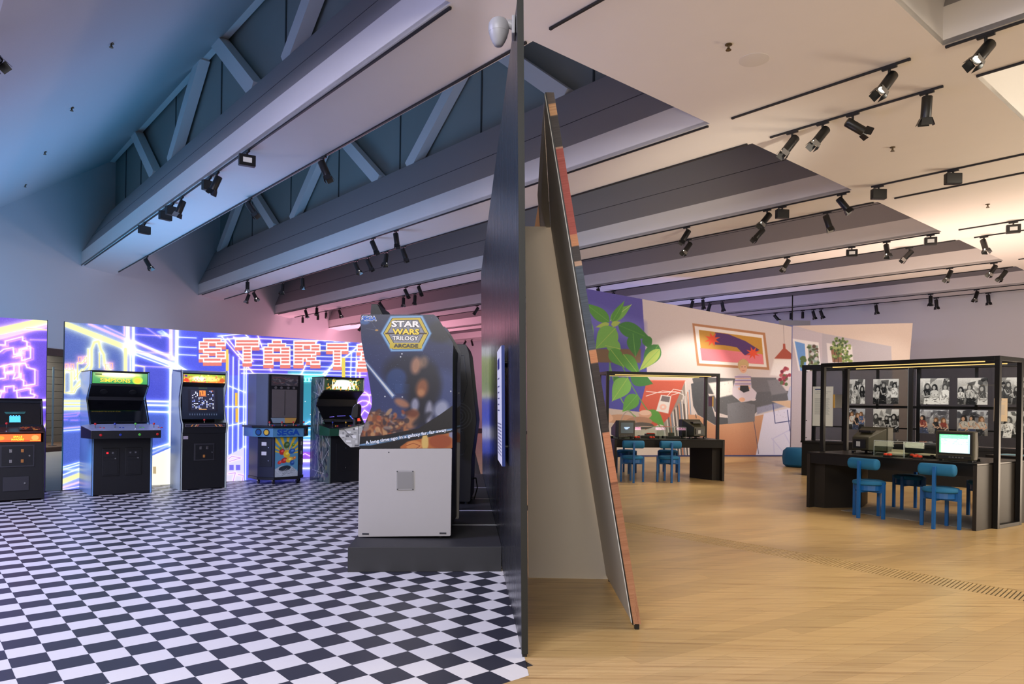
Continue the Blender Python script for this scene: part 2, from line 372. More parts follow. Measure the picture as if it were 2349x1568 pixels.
# ------------------------------------------------------------------ ceiling: sawtooth bays, beams, cross strip
A_ = lambda k: 3.715+4.04*(k-1)
WN = (.78, -.63); WC = 15.12                        # left wall: .78 a - .63 b = 15.12 on the building grid
wa = lambda b: (WC+.63*b)/.78
FARW = 25.45; X0, X1 = 2.58, 5.24
strip = MB()
q = [(X0, -8), (X1, -8), (X1, FARW), (X0, FARW)]
strip.hexa([P(a, b, 5.0) for a, b in q], [P(a, b, 5.06) for a, b in q])
ceiling = strip.build('ceiling', M_WHITE); tag(ceiling, kind='structure')
def ext(prof, segs):                                # sheet running along the beams through the profile points (b, z)
    m = MB()
    for lo, hi in segs:
        for (b0, z0), (b1, z1) in zip(prof[:-1], prof[1:]):
            h0 = wa(b0) if hi is None else hi; h1 = wa(b1) if hi is None else hi
            m.quad([P(lo, b0, z0), P(h0, b0, z0), P(h1, b1, z1), P(lo, b1, z1)])
    return m
for k in range(0, 7):
    A = A_(k); segs = [(-9, X0), (X1, None)]
    m = MB()
    for lo, hi in segs:
        q = [(lo, A), (wa(A) if hi is None else hi, A), (wa(A+1) if hi is None else hi, A+1), (lo, A+1)]
        m.hexa([P(a, b, 5.0) for a, b in q], [P(a, b, 5.05) for a, b in q])
    m.build('beam_soffit', M_WHITE, ceiling)
    ext([(A, 5.0), (A, 5.38)], segs).build('beam_fascia', M_WHITE, ceiling)
    ext([(A, 5.38), (A+.28, 5.885)], segs).build('acoustic_band', M_BAND, ceiling)
    ext([(A+.285, 5.895), (A+.70, 6.64), (A+.96, 6.64)], segs).build('acoustic_band', M_BAND, ceiling)
    ext([(A+.275, 5.88), (A+.292, 5.878), (A+.289, 5.90)], segs).build('band_groove', M_DARK, ceiling)
    ext([(A+.96, 6.64), (A+.96, 8.33)], segs).build('truss_backing', M_PANEL, ceiling)
    ext([(A-3.04, 5.0), (A+.96, 8.33)], segs).build('roof_slope', M_SLOPE, ceiling)
    m = MB()
    for a0 in (X0, X1):
        m.quad([P(a0, b, z) for b, z in ((A-3.04, 5.0), (A, 5.0), (A, 5.38), (A+.7, 6.64), (A+.96, 6.64), (A+.96, 8.33))])
    m.build('coffer_end', M_WHITE, ceiling)
    if k < 1 or k > 4: continue
    # truss in front of the backing
    bt = A+.80; amax = wa(bt)-.05
    tops = [20.6-6.2*n for n in range(0, 4)] if k % 2 else [23.45-6.2*n for n in range(0, 5)]
    MB().hexa([P(a, b, 8.17) for a, b in ((X1, bt-.09), (amax, bt-.09), (amax, bt+.09), (X1, bt+.09))], [P(a, b, 8.32) for a, b in ((X1, bt-.09), (amax, bt-.09), (amax, bt+.09), (X1, bt+.09))]).build('truss_chord', M_STEEL, ceiling)
    for t in tops:
        for s in (1, -1):
            p0 = (t+s*.42, 8.24); p1 = (t+s*2.45, 6.62)
            if p1[0] > amax or min(p0[0], p1[0]) < X1: continue
            dx, dz = p1[0]-p0[0], p1[1]-p0[1]; L = math.hypot(dx, dz); nx, nz = -dz/L*.14, dx/L*.14
            pr = [(p0[0]+nx, p0[1]+nz), (p1[0]+nx, p1[1]+nz), (p1[0]-nx, p1[1]-nz), (p0[0]-nx, p0[1]-nz)]
            MB().prism(pr, lambda u, v, tt: P(u, tt, v), bt-.1, bt+.1).build('truss_diagonal', M_STEEL, ceiling)
    a = 20.25
    js = [a-3.03*n for n in range(0, 5)] if k % 2 else [23.3-3.03*n for n in range(0, 6)]
    js += [amax-1.1]
    for a in js:
        MB().hexa([P(x, b, 6.64) for x, b in ((a-.02, A+.945), (a+.02, A+.945), (a+.02, A+.958), (a-.02, A+.958))], [P(x, b, 8.3) for x, b in ((a-.02, A+.945), (a+.02, A+.945), (a+.02, A+.958), (a-.02, A+.958))]).build('panel_joint', mat('joint_dark', (60, 66, 64), .7), ceiling)

# ------------------------------------------------------------------ walls
OPA, OPB = 2.3, 4.55                                # opening in the left wall, between these b values
t = Vector((.63, .78))                              # along the wall on (a, b)
def W(b, z, d=0): return P(wa(b)+.78*d, b-.63*d, z)
m = MB()
def wallquad(b0, b1, z0, z1): m.hexa([W(b0, z0), W(b1, z0), W(b1, z0, .15), W(b0, z0, .15)], [W(b0, z1), W(b1, z1), W(b1, z1, .15), W(b0, z1, .15)])
wallquad(-8, OPA, 0, 9); wallquad(OPA, OPB, 2.67, 9); wallquad(OPB, FARW, 0, 9)
wall_left = m.build('wall_left', M_WALL); tag(wall_left, kind='structure')
# recess with grey boards behind the opening
M_BOARD = mat('grey_boards', (112, 108, 100), .7, noise=.15, nscale=3, nstretch=(1, 1, 14))
al = MB(); al.hexa([W(OPA-.3, 0, 1.7), W(OPB+.3, 0, 1.7), W(OPB+.3, 0, 1.75), W(OPA-.3, 0, 1.75)], [W(OPA-.3, 2.9, 1.7), W(OPB+.3, 2.9, 1.7), W(OPB+.3, 2.9, 1.75), W(OPA-.3, 2.9, 1.75)])
for b in (OPA-.3, OPB+.3): al.hexa([W(b, 0, .15), W(b+.02, 0, .15), W(b+.02, 0, 1.7), W(b, 0, 1.7)], [W(b, 2.9, .15), W(b+.02, 2.9, .15), W(b+.02, 2.9, 1.7), W(b, 2.9, 1.7)])
rec = al.build('wall_recess', mat('recess_dark', (70, 68, 64), .8)); tag(rec, kind='structure')
for i in range(13):
    z0 = .12+i*.21
    MB().hexa([W(OPA-.28, z0, 1.67), W(OPB+.28, z0, 1.67), W(OPB+.28, z0, 1.70), W(OPA-.28, z0, 1.70)], [W(OPA-.28, z0+.2, 1.67), W(OPB+.28, z0+.2, 1.67), W(OPB+.28, z0+.2, 1.70), W(OPA-.28, z0+.2, 1.70)]).build('wall_board', M_BOARD, rec)
MB().hexa([W(OPA-.28, .0, -.02), W(OPB+.28, 0, -.02), W(OPB+.28, 0, 1.66), W(OPA-.28, 0, 1.66)], [W(OPA-.28, .12, -.02), W(OPB+.28, .12, -.02), W(OPB+.28, .12, 1.66), W(OPA-.28, .12, 1.66)]).build('recess_step', mat('step_brown', (86, 66, 50), .6, noise=.1), rec)
MB().hexa([W(OPA, 2.5, -.02), W(OPB, 2.5, -.02), W(OPB, 2.5, .3), W(OPA, 2.5, .3)], [W(OPA, 2.68, -.02), W(OPB, 2.68, -.02), W(OPB, 2.68, .3), W(OPA, 2.68, .3)]).build('recess_lintel', mat('lintel_brown', (92, 72, 60), .6, noise=.1), rec)
m = MB(); m.hexa([P(a, b, 0) for a, b in ((-9, FARW), (wa(FARW), FARW), (wa(FARW), FARW+.15), (-9, FARW+.15))], [P(a, b, 9) for a, b in ((-9, FARW), (wa(FARW), FARW), (wa(FARW), FARW+.15), (-9, FARW+.15))])
tag(m.build('wall_far', M_WALL), kind='structure')

# ------------------------------------------------------------------ dividing wall (leans a little to the left), plinths
LEAN = -.0217; DH = 3.645; DL = 8.3
def DV(s, off, z): return Vector((DV0[0]+dvd.x*s+dvn[0]*off+LEAN*z, DV0[1]+dvd.y*s+dvn[1]*off, z))
def streak_mat():
    m = mat('brushed_black', (26, 27, 30), .22, metal=0, spec=.7); nt = m.node_tree; b = nt.nodes['Principled BSDF']
    tc = nt.nodes.new('ShaderNodeTexCoord'); mp = nt.nodes.new('ShaderNodeMapping'); mp.inputs['Scale'].default_value = (9, 9, .05)
    n = nt.nodes.new('ShaderNodeTexNoise'); n.inputs['Scale'].default_value = 2; n.inputs['Detail'].default_value = 6
    nt.links.new(tc.outputs['Object'], mp.inputs[0]); nt.links.new(mp.outputs[0], n.inputs['Vector'])
    rr = nt.nodes.new('ShaderNodeMapRange'); rr.inputs[3].default_value = .14; rr.inputs[4].default_value = .36; nt.links.new(n.outputs[0], rr.inputs[0]); nt.links.new(rr.outputs[0], b.inputs['Roughness'])
    bp = nt.nodes.new('ShaderNodeBump'); bp.inputs['Strength'].default_value = .12; bp.inputs['Distance'].default_value = .02; nt.links.new(n.outputs[0], bp.inputs['Height']); nt.links.new(bp.outputs[0], b.inputs['Normal'])
    return m
M_DIV = streak_mat()
div = thing('dividing_wall', 'tall narrow black dividing wall standing between the checkered and the wooden floor', 'wall', (DV0[0], DV0[1], 0)); o0 = Vector((DV0[0], DV0[1], 0))
n_pan = 7
for i in range(n_pan):
    s0, s1 = i*DL/n_pan+.0015+(.012 if i == 0 else 0), (i+1)*DL/n_pan-.0015
    MB().hexa([DV(s, o, .03)-o0 for s, o in ((s0, 0), (s0, .034), (s1, .034), (s1, 0))], [DV(s, o, DH)-o0 for s, o in ((s0, 0), (s0, .034), (s1, .034), (s1, 0))]).build('wall_panel', M_DIV, div)
MB().hexa([DV(s, o, .02)-o0 for s, o in ((0, -.001), (0, .035), (.012, .035), (.012, -.001))], [DV(s, o, DH+.004)-o0 for s, o in ((0, -.001), (0, .035), (.012, .035), (.012, -.001))]).build('edge_trim', mat('edge_black', (30, 32, 28), .6), div)
for s in (.012, 2.7, 5.4, 8.1): MB().hexa([DV(s+d, o, 0)-o0 for d, o in ((0, .004), (0, .03), (.05, .03), (.05, .004))], [DV(s+d, o, .031)-o0 for d, o in ((0, .004), (0, .03), (.05, .03), (.05, .004))]).build('foot', M_BLACK, div)
# text board standing off the wall
bs0, bs1 = 1.06, 1.70
pl = thing('text_board', 'tall white text board with a blue edge hung on the black dividing wall', 'sign', DV(bs0, -.03, 1.38)); po = pl.location.copy()
pic = Pic(120, 170, (232, 230, 226))
pic.rect(10, 14, 66, 30, (40, 44, 110))
for y in [44]+list(range(56, 100, 9)): pic.line([(10, y), (54 if y % 2 else 60, y)], 2, (90, 92, 120))
for y in range(112, 162, 5): pic.line([(10, y), (104, y)], 1.8, (110, 112, 130))
p0 = DV(bs1, -.045, .965)-po; ux = DV(bs0, -.045, .965)-DV(bs1, -.045, .965); uy = DV(bs0, -.045, 1.815)-DV(bs0, -.045, .965)
plate('board', [img_mat('text_board_print', pic, .5), mat('blue_edge', (24, 50, 120), .5)], pl, p0, ux, uy, .022)
for s in (bs0+.1, bs1-.1):
    for z in (1.1, 1.7): MB().cyl(DV(s, -.023, z)-po, DV(s, 0, z)-po, .012).build('standoff', M_BLACK, pl)
# dome camera high on the divider
dc = thing('dome_camera', 'white dome security camera near the top of the black dividing wall', 'camera', DV(.16, 0, 3.56)); 
M_CAMW = mat('camera_white', (150, 150, 152), .4)
MB().box(-.02, -.05, -.045, 0, .05, .06).build('wall_plate', M_CAMW, dc, bevel=.006)
MB().tube([(-.01, 0, .02), (-.045, 0, .035), (-.08, 0, .03)], .024, 14).build('arm', M_CAMW, dc, smooth=True)
MB().lathe([(.02, .055), (.045, .05), (.058, .03), (.06, 0), (.057, -.02)], 28, c=(-.095, 0, 0)).build('housing', M_CAMW, dc, smooth=True)
MB().lathe([(.056, -.02), (.05, -.045), (.036, -.075), (.024, -.095), (.01, -.1)], 28, c=(-.095, 0, 0)).build('dome', M_CAMW, dc, smooth=True)

plx = Vector((1.26, .11, 0)).normalized(); plo = Vector((-1.335, 5.86, 0)); rzP = math.atan2(plx.y, plx.x)
M_PLINTH = mat('plinth_black', (44, 44, 44), .6, noise=.06, nscale=30)
secs = [(0, 1.05), (1.13, 2.0), (2.08, 3.0), (3.08, 4.2), (4.28, 6.2)]
ply = Vector((-plx.y, plx.x, 0))
for i, (a, b) in enumerate(secs):
    pt = thing('display_plinth', ['low charcoal plinth section nearest the viewer, carrying the illustrated white based cabinet', 'second charcoal plinth section, behind the first one along the divider', 'third charcoal plinth section, under the dark cabinet with ring emblem', 'fourth charcoal plinth section from the front, along the divider', 'farthest charcoal plinth section along the divider'][i], 'plinth', plo+dvd.to_3d()*a, 0, 'plinths along the dividing wall')
    L = Vector((0, 0, 0)); R = plx*(1.272); bk = dvd.to_3d()*(b-a)
    MB().hexa([L, R, R+bk, L+bk], [p+Vector((0, 0, .208)) for p in (L, R, R+bk, L+bk)]).build('body', M_PLINTH, pt, bevel=.004)
    if i < 4:
        g = dvd.to_3d()*(b-a+.076); bk = dvd.to_3d()*(b-a+.004)
        MB().hexa([p+Vector((0, 0, z)) for p, z in ((bk, 0), (R+bk, 0), (R+g, 0), (g, 0))], [p+Vector((0, 0, .204)) for p in (bk, R+bk, R+g, g)]).build('light_strip', mat('strip_grey', (226, 228, 232), .3), pt)

# ------------------------------------------------------------------ leaning double panel on the right of the divider
M_PW = mat('panel_white', (205, 198, 186), .6, noise=.015, nscale=3)
lp = thing('leaning_panel', 'tall leaning white display panel with a printed bookshelf edge, standing on the wooden floor', 'panel', (.78, 4.47, 0)); lo = lp.location.copy()
SLX = (.183-.774)/(3.362-.063)
def LX(z, off=0): return .774+SLX*(z-.063)+off
pp = [(4.47, .03), (5.76, .03), (5.615, 2.80), (4.86, 3.30), (4.75, 3.362), (4.47, 3.362)]
mk = lambda o: [Vector((LX(z, o), y, z))-lo for y, z in pp]
MB().hexa(mk(.002), mk(.046)).build('panel_board', M_PW, lp)
pic = Pic(40, 900, (176, 118, 78)); Z = lambda z: (3.362-z)/3.30*900; E_ = lambda py: Z(aty(1300, py, 4.47).z)
pic.rect(0, E_(212), 12, E_(240), (70, 66, 66)); pic.rect(12, E_(212), 30, E_(242), (168, 160, 156)); pic.rect(14, E_(222), 28, E_(232), (120, 110, 110))
pic.rect(0, E_(240), 40, E_(267), (196, 150, 104)); pic.rect(0, E_(267), 40, E_(338), (26, 26, 28)); pic.rect(0, E_(338), 40, E_(342), (170, 130, 110))
pic.rect(0, E_(342), 24, E_(540), (150, 56, 48)); pic.rect(24, E_(342), 40, E_(540), (70, 50, 46)); pic.line([(20, E_(345)), (22, E_(535))], 1.5, (196, 150, 138)); pic.line([(9, E_(356)), (9, E_(420))], 6, (186, 120, 110))
pic.rect(14, E_(420), 40, E_(500), (126, 62, 54)); pic.rect(18, E_(488), 40, E_(538), (26, 24, 26)); pic.rect(18, E_(505), 40, E_(511), (190, 184, 180))
pic.rect(0, E_(536), 40, E_(563), (190, 128, 84)); pic.rect(0, E_(563), 40, E_(597), (24, 24, 26)); pic.rect(0, E_(597), 40, E_(608), (176, 146, 124))
pic.rect(0, E_(608), 40, E_(800), (44, 66, 88)); pic.rect(3, E_(620), 12, E_(780), (176, 112, 74)); pic.rect(22, E_(616), 34, E_(790), (180, 116, 78)); pic.line([(17, E_(612)), (18, E_(800))], 3, (30, 48, 68))
pic.rect(0, E_(798), 40, E_(828), (190, 128, 86)); pic.rect(0, E_(828), 40, E_(985), (26, 25, 27)); pic.rect(30, E_(930), 40, E_(985), (180, 110, 72))
pic.rect(0, E_(985), 40, E_(1100), (190, 128, 94), col2=(186, 122, 88)); pic.rect(0, E_(1098), 40, E_(1103), (110, 70, 50)); pic.rect(0, E_(1103), 40, E_(1420), (150, 102, 74), col2=(172, 124, 92))
for k in range(60): y = E_(1000+rng.random()*420); pic.line([(rng.random()*40, y), (rng.random()*40, y+40)], 1, (140, 92, 66))
pic.noise(.02)
pA = Vector((LX(.035, .004), 4.466, .035)); pB = Vector((LX(3.362, .004), 4.466, 3.362))
plate('printed_edge', [img_mat('bookshelf_print', pic, .55), M_BLACK], lp, pA-lo, Vector((.047, 0, 0)), pB-pA, .02)
qa = [(4.474, .04), (4.515, .04), (4.515, 3.355), (4.474, 3.355)]
MB().hexa([Vector((LX(z, -.008), y, z))-lo for y, z in qa], [Vector((LX(z, .001), y, z))-lo for y, z in qa]).build('bevel_highlight', mat('bevel_highlight_white', (230, 228, 220), .5), lp)  # lighter strip paints in the lit bevel of the near edge
qa = [(4.462, .03), (4.474, .03), (4.474, 3.36), (4.462, 3.36)]
MB().hexa([Vector((LX(z, -.004), y, z))-lo for y, z in qa], [Vector((LX(z, .003), y, z))-lo for y, z in qa]).build('black_line', M_BLACK, lp)  # thin black line along the near edge
MB().box(.012, .0, 0, .04, .03, .034).build('foot', M_BLACK, lp)
MB().box(.012, 1.2, 0, .04, 1.24, .034).build('foot', M_BLACK, lp)
wg = [(1249, 290, 4.88), (1263, 520, 5.63), (1239, 520, 5.95), (1233, 445, 5.95), (1241, 369, 5.6), (1247.5, 232, 4.93)]
wv = [aty(x, y, d)-lo for x, y, d in wg]; MB().hexa(wv, [v+Vector((.0, .025, 0)) for v in wv]).build('wing_panel', M_PW, lp)
bk = thing('back_panel', 'plain white panel closing the gap between black divider and leaning panel', 'panel', (.45, 5.77, 0)); bo = bk.location.copy()
bq = [Vector((.155, 5.765, .0)), Vector((LX(0, .03), 5.765, .0)), Vector((LX(2.845, .03), 5.765, 2.845)), Vector((.085, 5.765, 2.845))]
MB().hexa([v-bo for v in bq], [v-bo+Vector((0, .03, 0)) for v in bq]).build('board', M_PW, bk)
wp = [aty(1226, 522, 6.3), aty(1240, 522, 6.3), aty(1240, 440, 6.3), aty(1236, 462, 6.3)]
so = thing('rear_panel', 'narrow wood coloured panel edge seen behind the leaning white panel', 'panel', (wp[0].x, 6.3, 0)); sv = so.location.copy()
b4 = [Vector((wp[0].x, 6.3, 0)), Vector((wp[1].x, 6.3, 0)), wp[1], wp[2], wp[3], wp[0]]
MB().hexa([v-sv for v in b4], [v-sv+Vector((0, .05, 0)) for v in b4]).build('board', mat('rear_wood', (168, 128, 98), .6, noise=.1), so)
# ------------------------------------------------------------------ luminous screen walls
SN = D1*1+D2*.05; SC = 12.62+.05*1.89
def led_bz(px, py):
    p = atplane(px, py, (SN.x, SN.y), SC); return BD(p.x, p.y)[1], p.z
def led_a(b): return SC-.05*b
R = 190
def led(b0, b1, z1):
    return Pic(int((b1-b0)*R), int(z1*R), (60, 66, 190), T=lambda x, y: ((led_bz(x, y)[0]-b0)*R, (z1-led_bz(x, y)[1])*R))
WHT = (255, 255, 255)
def neon(p, pts, wd, gc, glow=5, core=None, gs=.5, closed=False): p.line(pts, wd, core or ((255, 250, 176) if gc == YEL else (250, 248, 255)), glow, gc, gs, closed)
YEL, LIL, BLU, PUR, COR = (250, 235, 90), (205, 150, 255), (140, 165, 255), (150, 80, 255), (232, 128, 118)
# --- long screen
Bm = led_bz(149, 742)[0]; BE = 7.15; ZT = 2.56
p = led(Bm, BE, ZT)
p.rect(140, 730, 290, 1130, (66, 92, 172)); p.rect(140, 905, 420, 1130, (60, 88, 190)); p.rect(290, 735, 410, 925, (62, 70, 200)); p.rect(400, 735, 560, 1130, (70, 80, 225))
p.rect(520, 760, 670, 860, (70, 60, 190)); p.rect(660, 850, 740, 1105, (52, 128, 160)); p.rect(820, 760, 900, 1110, (120, 74, 220)); p.rect(655, 1010, 840, 1110, (112, 110, 235))
p.a = p.a*.85+np.array((150, 156, 240), np.float32)/255*.15; p.noise(.02)
p.poly([(346, 1046), (402, 1022), (404, 1114), (346, 1116)], (255, 250, 232)); p.rect(351, 1070, 358, 1086, (190, 170, 130))
neon(p, [(140, 738), (300, 800)], 15, YEL, 8); neon(p, [(205, 742), (300, 783)], 6, LIL, 4, (238, 196, 255)); neon(p, [(240, 747), (285, 768), (285, 745)], 2, LIL, 2, (210, 170, 255))
neon(p, [(296, 797), (405, 838), (440, 858)], 11, BLU, 6); neon(p, [(310, 784), (398, 822)], 6, LIL, 4, (238, 200, 255)); neon(p, [(312, 813), (392, 842)], 3, BLU, 3); neon(p, [(312, 783), (396, 818)], 2, BLU, 2)
neon(p, [(293, 745), (293, 790)], 10, LIL, 5); neon(p, [(306, 748), (306, 850)], 7, BLU, 4); neon(p, [(288, 800), (288, 860)], 9, YEL, 6); neon(p, [(299, 800), (299, 860)], 3, BLU, 3)
neon(p, [(392, 753), (392, 820)], 9, LIL, 5, (246, 214, 255)); neon(p, [(406, 755), (402, 1110)], 10, BLU, 7); neon(p, [(392, 838), (391, 1020)], 8, BLU, 5); neon(p, [(399, 840), (397, 1025)], 2.5, BLU, 3)
for y in (772, 794, 812): neon(p, [(408, y), (450, y+2)], 2, BLU, 2)
for y in (766, 806, 838): neon(p, [(312, y), (390, y+4)], 1.6, LIL, 2, (190, 170, 255))
neon(p, [(312, 836), (331, 841), (331, 852)], 1.6, YEL, 2, (240, 220, 150)); neon(p, [(334, 750), (368, 773)], 1.5, LIL, 2, (170, 150, 255))
for k in range(5): neon(p, [(362+k*3, 760+k*2), (372+k*4, 757+k*3), (380+k*2, 764+k*2)], 1.2, BLU, 2, (180, 190, 255))
for y, c in ((919, BLU), (928, BLU), (943, BLU)): neon(p, [(330, y), (412, y+2)], 5, c, 4)
neon(p, [(390, 935), (391, 1016), (346, 1030)], 4, BLU, 4); neon(p, [(386, 1022), (346, 1040)], 3, BLU, 3, (180, 190, 255))
neon(p, [(140, 919), (202, 919)], 6, YEL, 5); neon(p, [(140, 927), (202, 927)], 3, YEL, 3, (240, 220, 110)); neon(p, [(140, 937), (202, 936)], 8, YEL, 6)
for q in ([(146, 950), (182, 946), (176, 953), (146, 955)], [(146, 962), (154, 962)], [(163, 963), (178, 963)], [(186, 962), (194, 964), (191, 971), (198, 972)]): neon(p, q, 1.6, PUR, 2, (176, 130, 255))
neon(p, [(143, 982), (197, 977)], 2, LIL, 2, (214, 170, 255)); neon(p, [(143, 988), (193, 984), (192, 1057), (143, 1071)], 2.2, BLU, 3); neon(p, [(143, 1077), (194, 1062)], 2.5, BLU, 3)
neon(p, [(142, 1090), (197, 1068)], 3, BLU, 3); neon(p, [(142, 1076), (197, 1079)], 2.4, BLU, 3, (210, 214, 255)); neon(p, [(142, 1105), (200, 1082)], 13, YEL, 5); neon(p, [(142, 1118), (200, 1100)], 5, LIL, 4, (244, 210, 255)); neon(p, [(142, 1123), (200, 1112)], 2, LIL, 2)
# stepped yellow zigzag of bars
for q in ([(158, 850), (164, 850), (164, 898), (182, 875), (200, 862), (210, 838), (210, 800), (216, 784), (226, 782), (231, 800), (238, 812), (240, 835), (250, 848)],): neon(p, q, 6, YEL, 7, gs=.6)
for q in ([(148, 849), (148, 900), (170, 900), (175, 890), (206, 868)], [(202, 800), (202, 836), (190, 850)], [(148, 849), (170, 849), (170, 870), (188, 846)], [(178, 870), (178, 832), (188, 832), (198, 820)], [(228, 808), (228, 842)]): neon(p, q, 2, YEL, 3, (250, 220, 120))
for x, y in ((150, 834), (163, 834), (180, 818), (193, 818), (242, 834), (252, 832)): neon(p, [(x, y), (x+6, y), (x+6, y+12), (x, y+12)], 1.6, (255, 110, 80), 4, (255, 190, 150), closed=True)
# perspective grid round the lettering
for x0, y0, x1, y1 in ((522, 775, 572, 838), (536, 772, 580, 828), (508, 770, 585, 860)): neon(p, [(x0, y0), (x1, y1)], 3, LIL, 3)
for x, a, b in ((524, 812, 1060), (535, 818, 1046), (548, 826, 1036), (560, 834, 1024), (565, 842, 1100)): neon(p, [(x, a), (x-2, b)], 3, BLU, 3)
for a, b in (((524, 884), (562, 899)), ((524, 976), (562, 968)), ((520, 1050), (562, 1024)), ((518, 932), (562, 932))): neon(p, [a, b], 2.6, BLU, 3)
p.rect(539, 900, 545, 930, (240, 190, 70)); p.rect(540, 936, 546, 968, (236, 186, 70)); p.rect(518, 800, 524, 850, (240, 205, 100))
p.poly([(518, 1046), (560, 1026), (560, 1108), (516, 1108)], (222, 216, 255)); 
for q in ([(524, 1052), (532, 1046), (552, 1050), (526, 1058)], [(524, 1086), (540, 1084), (534, 1106), (520, 1106)], [(546, 1088), (558, 1090), (556, 1104)]): neon(p, q, 2, PUR, 2, (180, 130, 240))
for x0, x1 in ((526, 536), (541, 551)): p.rect(x0, 1066, x1, 1078, (120, 112, 235))
for k, y in enumerate((774, 786, 798, 812, 822, 836, 846, 855)): neon(p, [(540+k*2, y), (840, y+9-k*.5)], 2.2, (LIL, BLU, YEL, BLU, LIL, BLU, LIL, BLU)[k], 2)
neon(p, [(590, 765), (622, 850)], 3, LIL, 3); neon(p, [(730, 775), (690, 860)], 4, LIL, 3); neon(p, [(800, 775), (745, 862)], 4, BLU, 3); neon(p, [(838, 778), (800, 812), (742, 856)], 5, BLU, 4)
for q in ([(500, 770), (560, 764), (570, 772), (510, 778)], [(745, 780), (760, 776), (768, 782), (784, 778), (802, 784)]): neon(p, q, 3, BLU, 4)
for x in (806, 818, 827): neon(p, [(x, 808), (x-2, 872)], 3.5, BLU, 3)
p.rect(784, 820, 792, 872, (232, 210, 90))
# the word, letters built from bars
GL = {'S': ['.####.', '##..##', '##....', '.####.', '....##', '##..##', '.####.'], 'T': ['######', '######', '..##..', '..##..', '..##..', '..##..', '..##..'], 'A': ['..##..', '.####.', '##..##', '##..##', '######', '##..##', '##..##'], 'R': ['#####.', '##..##', '##..##', '#####.', '####..', '##.##.', '##..##'], 'I': ['####', '####', '.##.', '.##.', '.##.', '####', '####']}
for ch, x0, x1, yt, yb in (('S', 458, 516, 776, 828), ('T', 541, 593, 778, 830), ('A', 606, 664, 780, 834), ('R', 675, 733, 782, 834), ('T', 750, 797, 787, 838), ('I', 820, 860, 790, 842)):
    g = GL[ch]; cw = (x1-x0)/len(g[0]); rh = (yb-yt)/7
    cells = [(x0+c*cw, yt+r*rh) for r in range(7) for c in range(len(g[0])) if g[r][c] == '#']
    for x, y in cells: p.rect(x-2.2, y+5, x+cw+2.2, y+rh+10, COR)
    for x, y in cells: p.rect(x-2.2, y-2.2, x+cw+2.2, y+rh+2.2, WHT)
    for r in range(7):
        run = [c for c in range(len(g[0])) if g[r][c] == '#']
        while run:
            k = 1
            while k < len(run) and run[k] == run[0]+k: k += 1
            p.rect(x0+run[0]*cw+.6, yt+r*rh+1.0, x0+(run[k-1]+1)*cw-.6, yt+(r+1)*rh-1.6, COR); run = run[k:]
# right part
p.poly([(672, 860), (736, 862), (736, 1006), (676, 1002)], (54, 146, 164), col2=(70, 150, 190)); neon(p, [(672, 860), (740, 861)], 3, (80, 255, 190), 6, (150, 240, 220))
for k in range(7): neon(p, [(678+k*8, 866), (684+k*8, 866), (684+k*8, 874), (678+k*8, 874)], 1.6, (80, 230, 170) if k < 4 else LIL, 2, (225, 250, 245), closed=True)
for x, y in ((684, 884), (700, 920), (712, 950), (684, 946), (694, 900)): p.ell(x, y, 1, 1, WHT)
for q in ([(700, 972), (710, 966), (722, 974), (716, 984), (704, 986), (694, 978)], [(692, 984), (698, 1000), (716, 1000), (722, 990)]): neon(p, q, 2.4, BLU, 5)
neon(p, [(684, 1008), (742, 1009)], 3, BLU, 3)
for y, wd, c in ((1016, 5, LIL), (1026, 6, BLU), (1056, 10, LIL), (1074, 5, BLU)): neon(p, [(672, y), (842, y)], wd, c, 4)
p.rect(664, 1036, 740, 1052, (150, 90, 225)); neon(p, [(690, 1044), (700, 1040), (712, 1046), (724, 1041)], 2, PUR, 2)
for x, y, r in ((830, 915, 18), (835, 940, 22)): neon(p, [(x+r*math.cos(k*.45), y+r*math.sin(k*.45)) for k in range(15)], 2.4, LIL, 4)
neon(p, [(812, 905), (858, 905)], 3, LIL, 3); neon(p, [(822, 960), (836, 940), (850, 950), (846, 980)], 3, LIL, 3)
for x in (875, 905): neon(p, [(x, 790), (x, 1100)], 5, LIL, 5)
M_FR = mat('screen_frame', (20, 20, 24), .5)
def screen(label, b0, b1, pic, strength):
    t = thing('video_wall', label, 'screen', P(led_a(b0), b0, 0)); o = t.location.copy()
    p0 = P(led_a(b0), b0, 0.004)-o; ux = P(led_a(b1), b1, .004)-o-p0
    plate('screen_panel', [img_mat('neon_picture', pic, .4, estr=strength, base=False), M_FR], t, p0, ux, Vector((0, 0, ZT-.01)), .07)
    up = Vector((0, 0, 1)); n = ux.cross(up).normalized(); e = ux.normalized()
    for q in ((p0-e*.008, p0), (p0+ux, p0+ux+e*.008)):
        MB().hexa([q[0]-n*.08, q[1]-n*.08, q[1]+n*.004, q[0]+n*.004], [v+up*ZT for v in (q[0]-n*.08, q[1]-n*.08, q[1]+n*.004, q[0]+n*.004)]).build('side_edge', M_FR, t)
    return t
screen('long luminous video wall of neon lines and the word START behind the arcade machines', Bm, BE, p, 1.12)
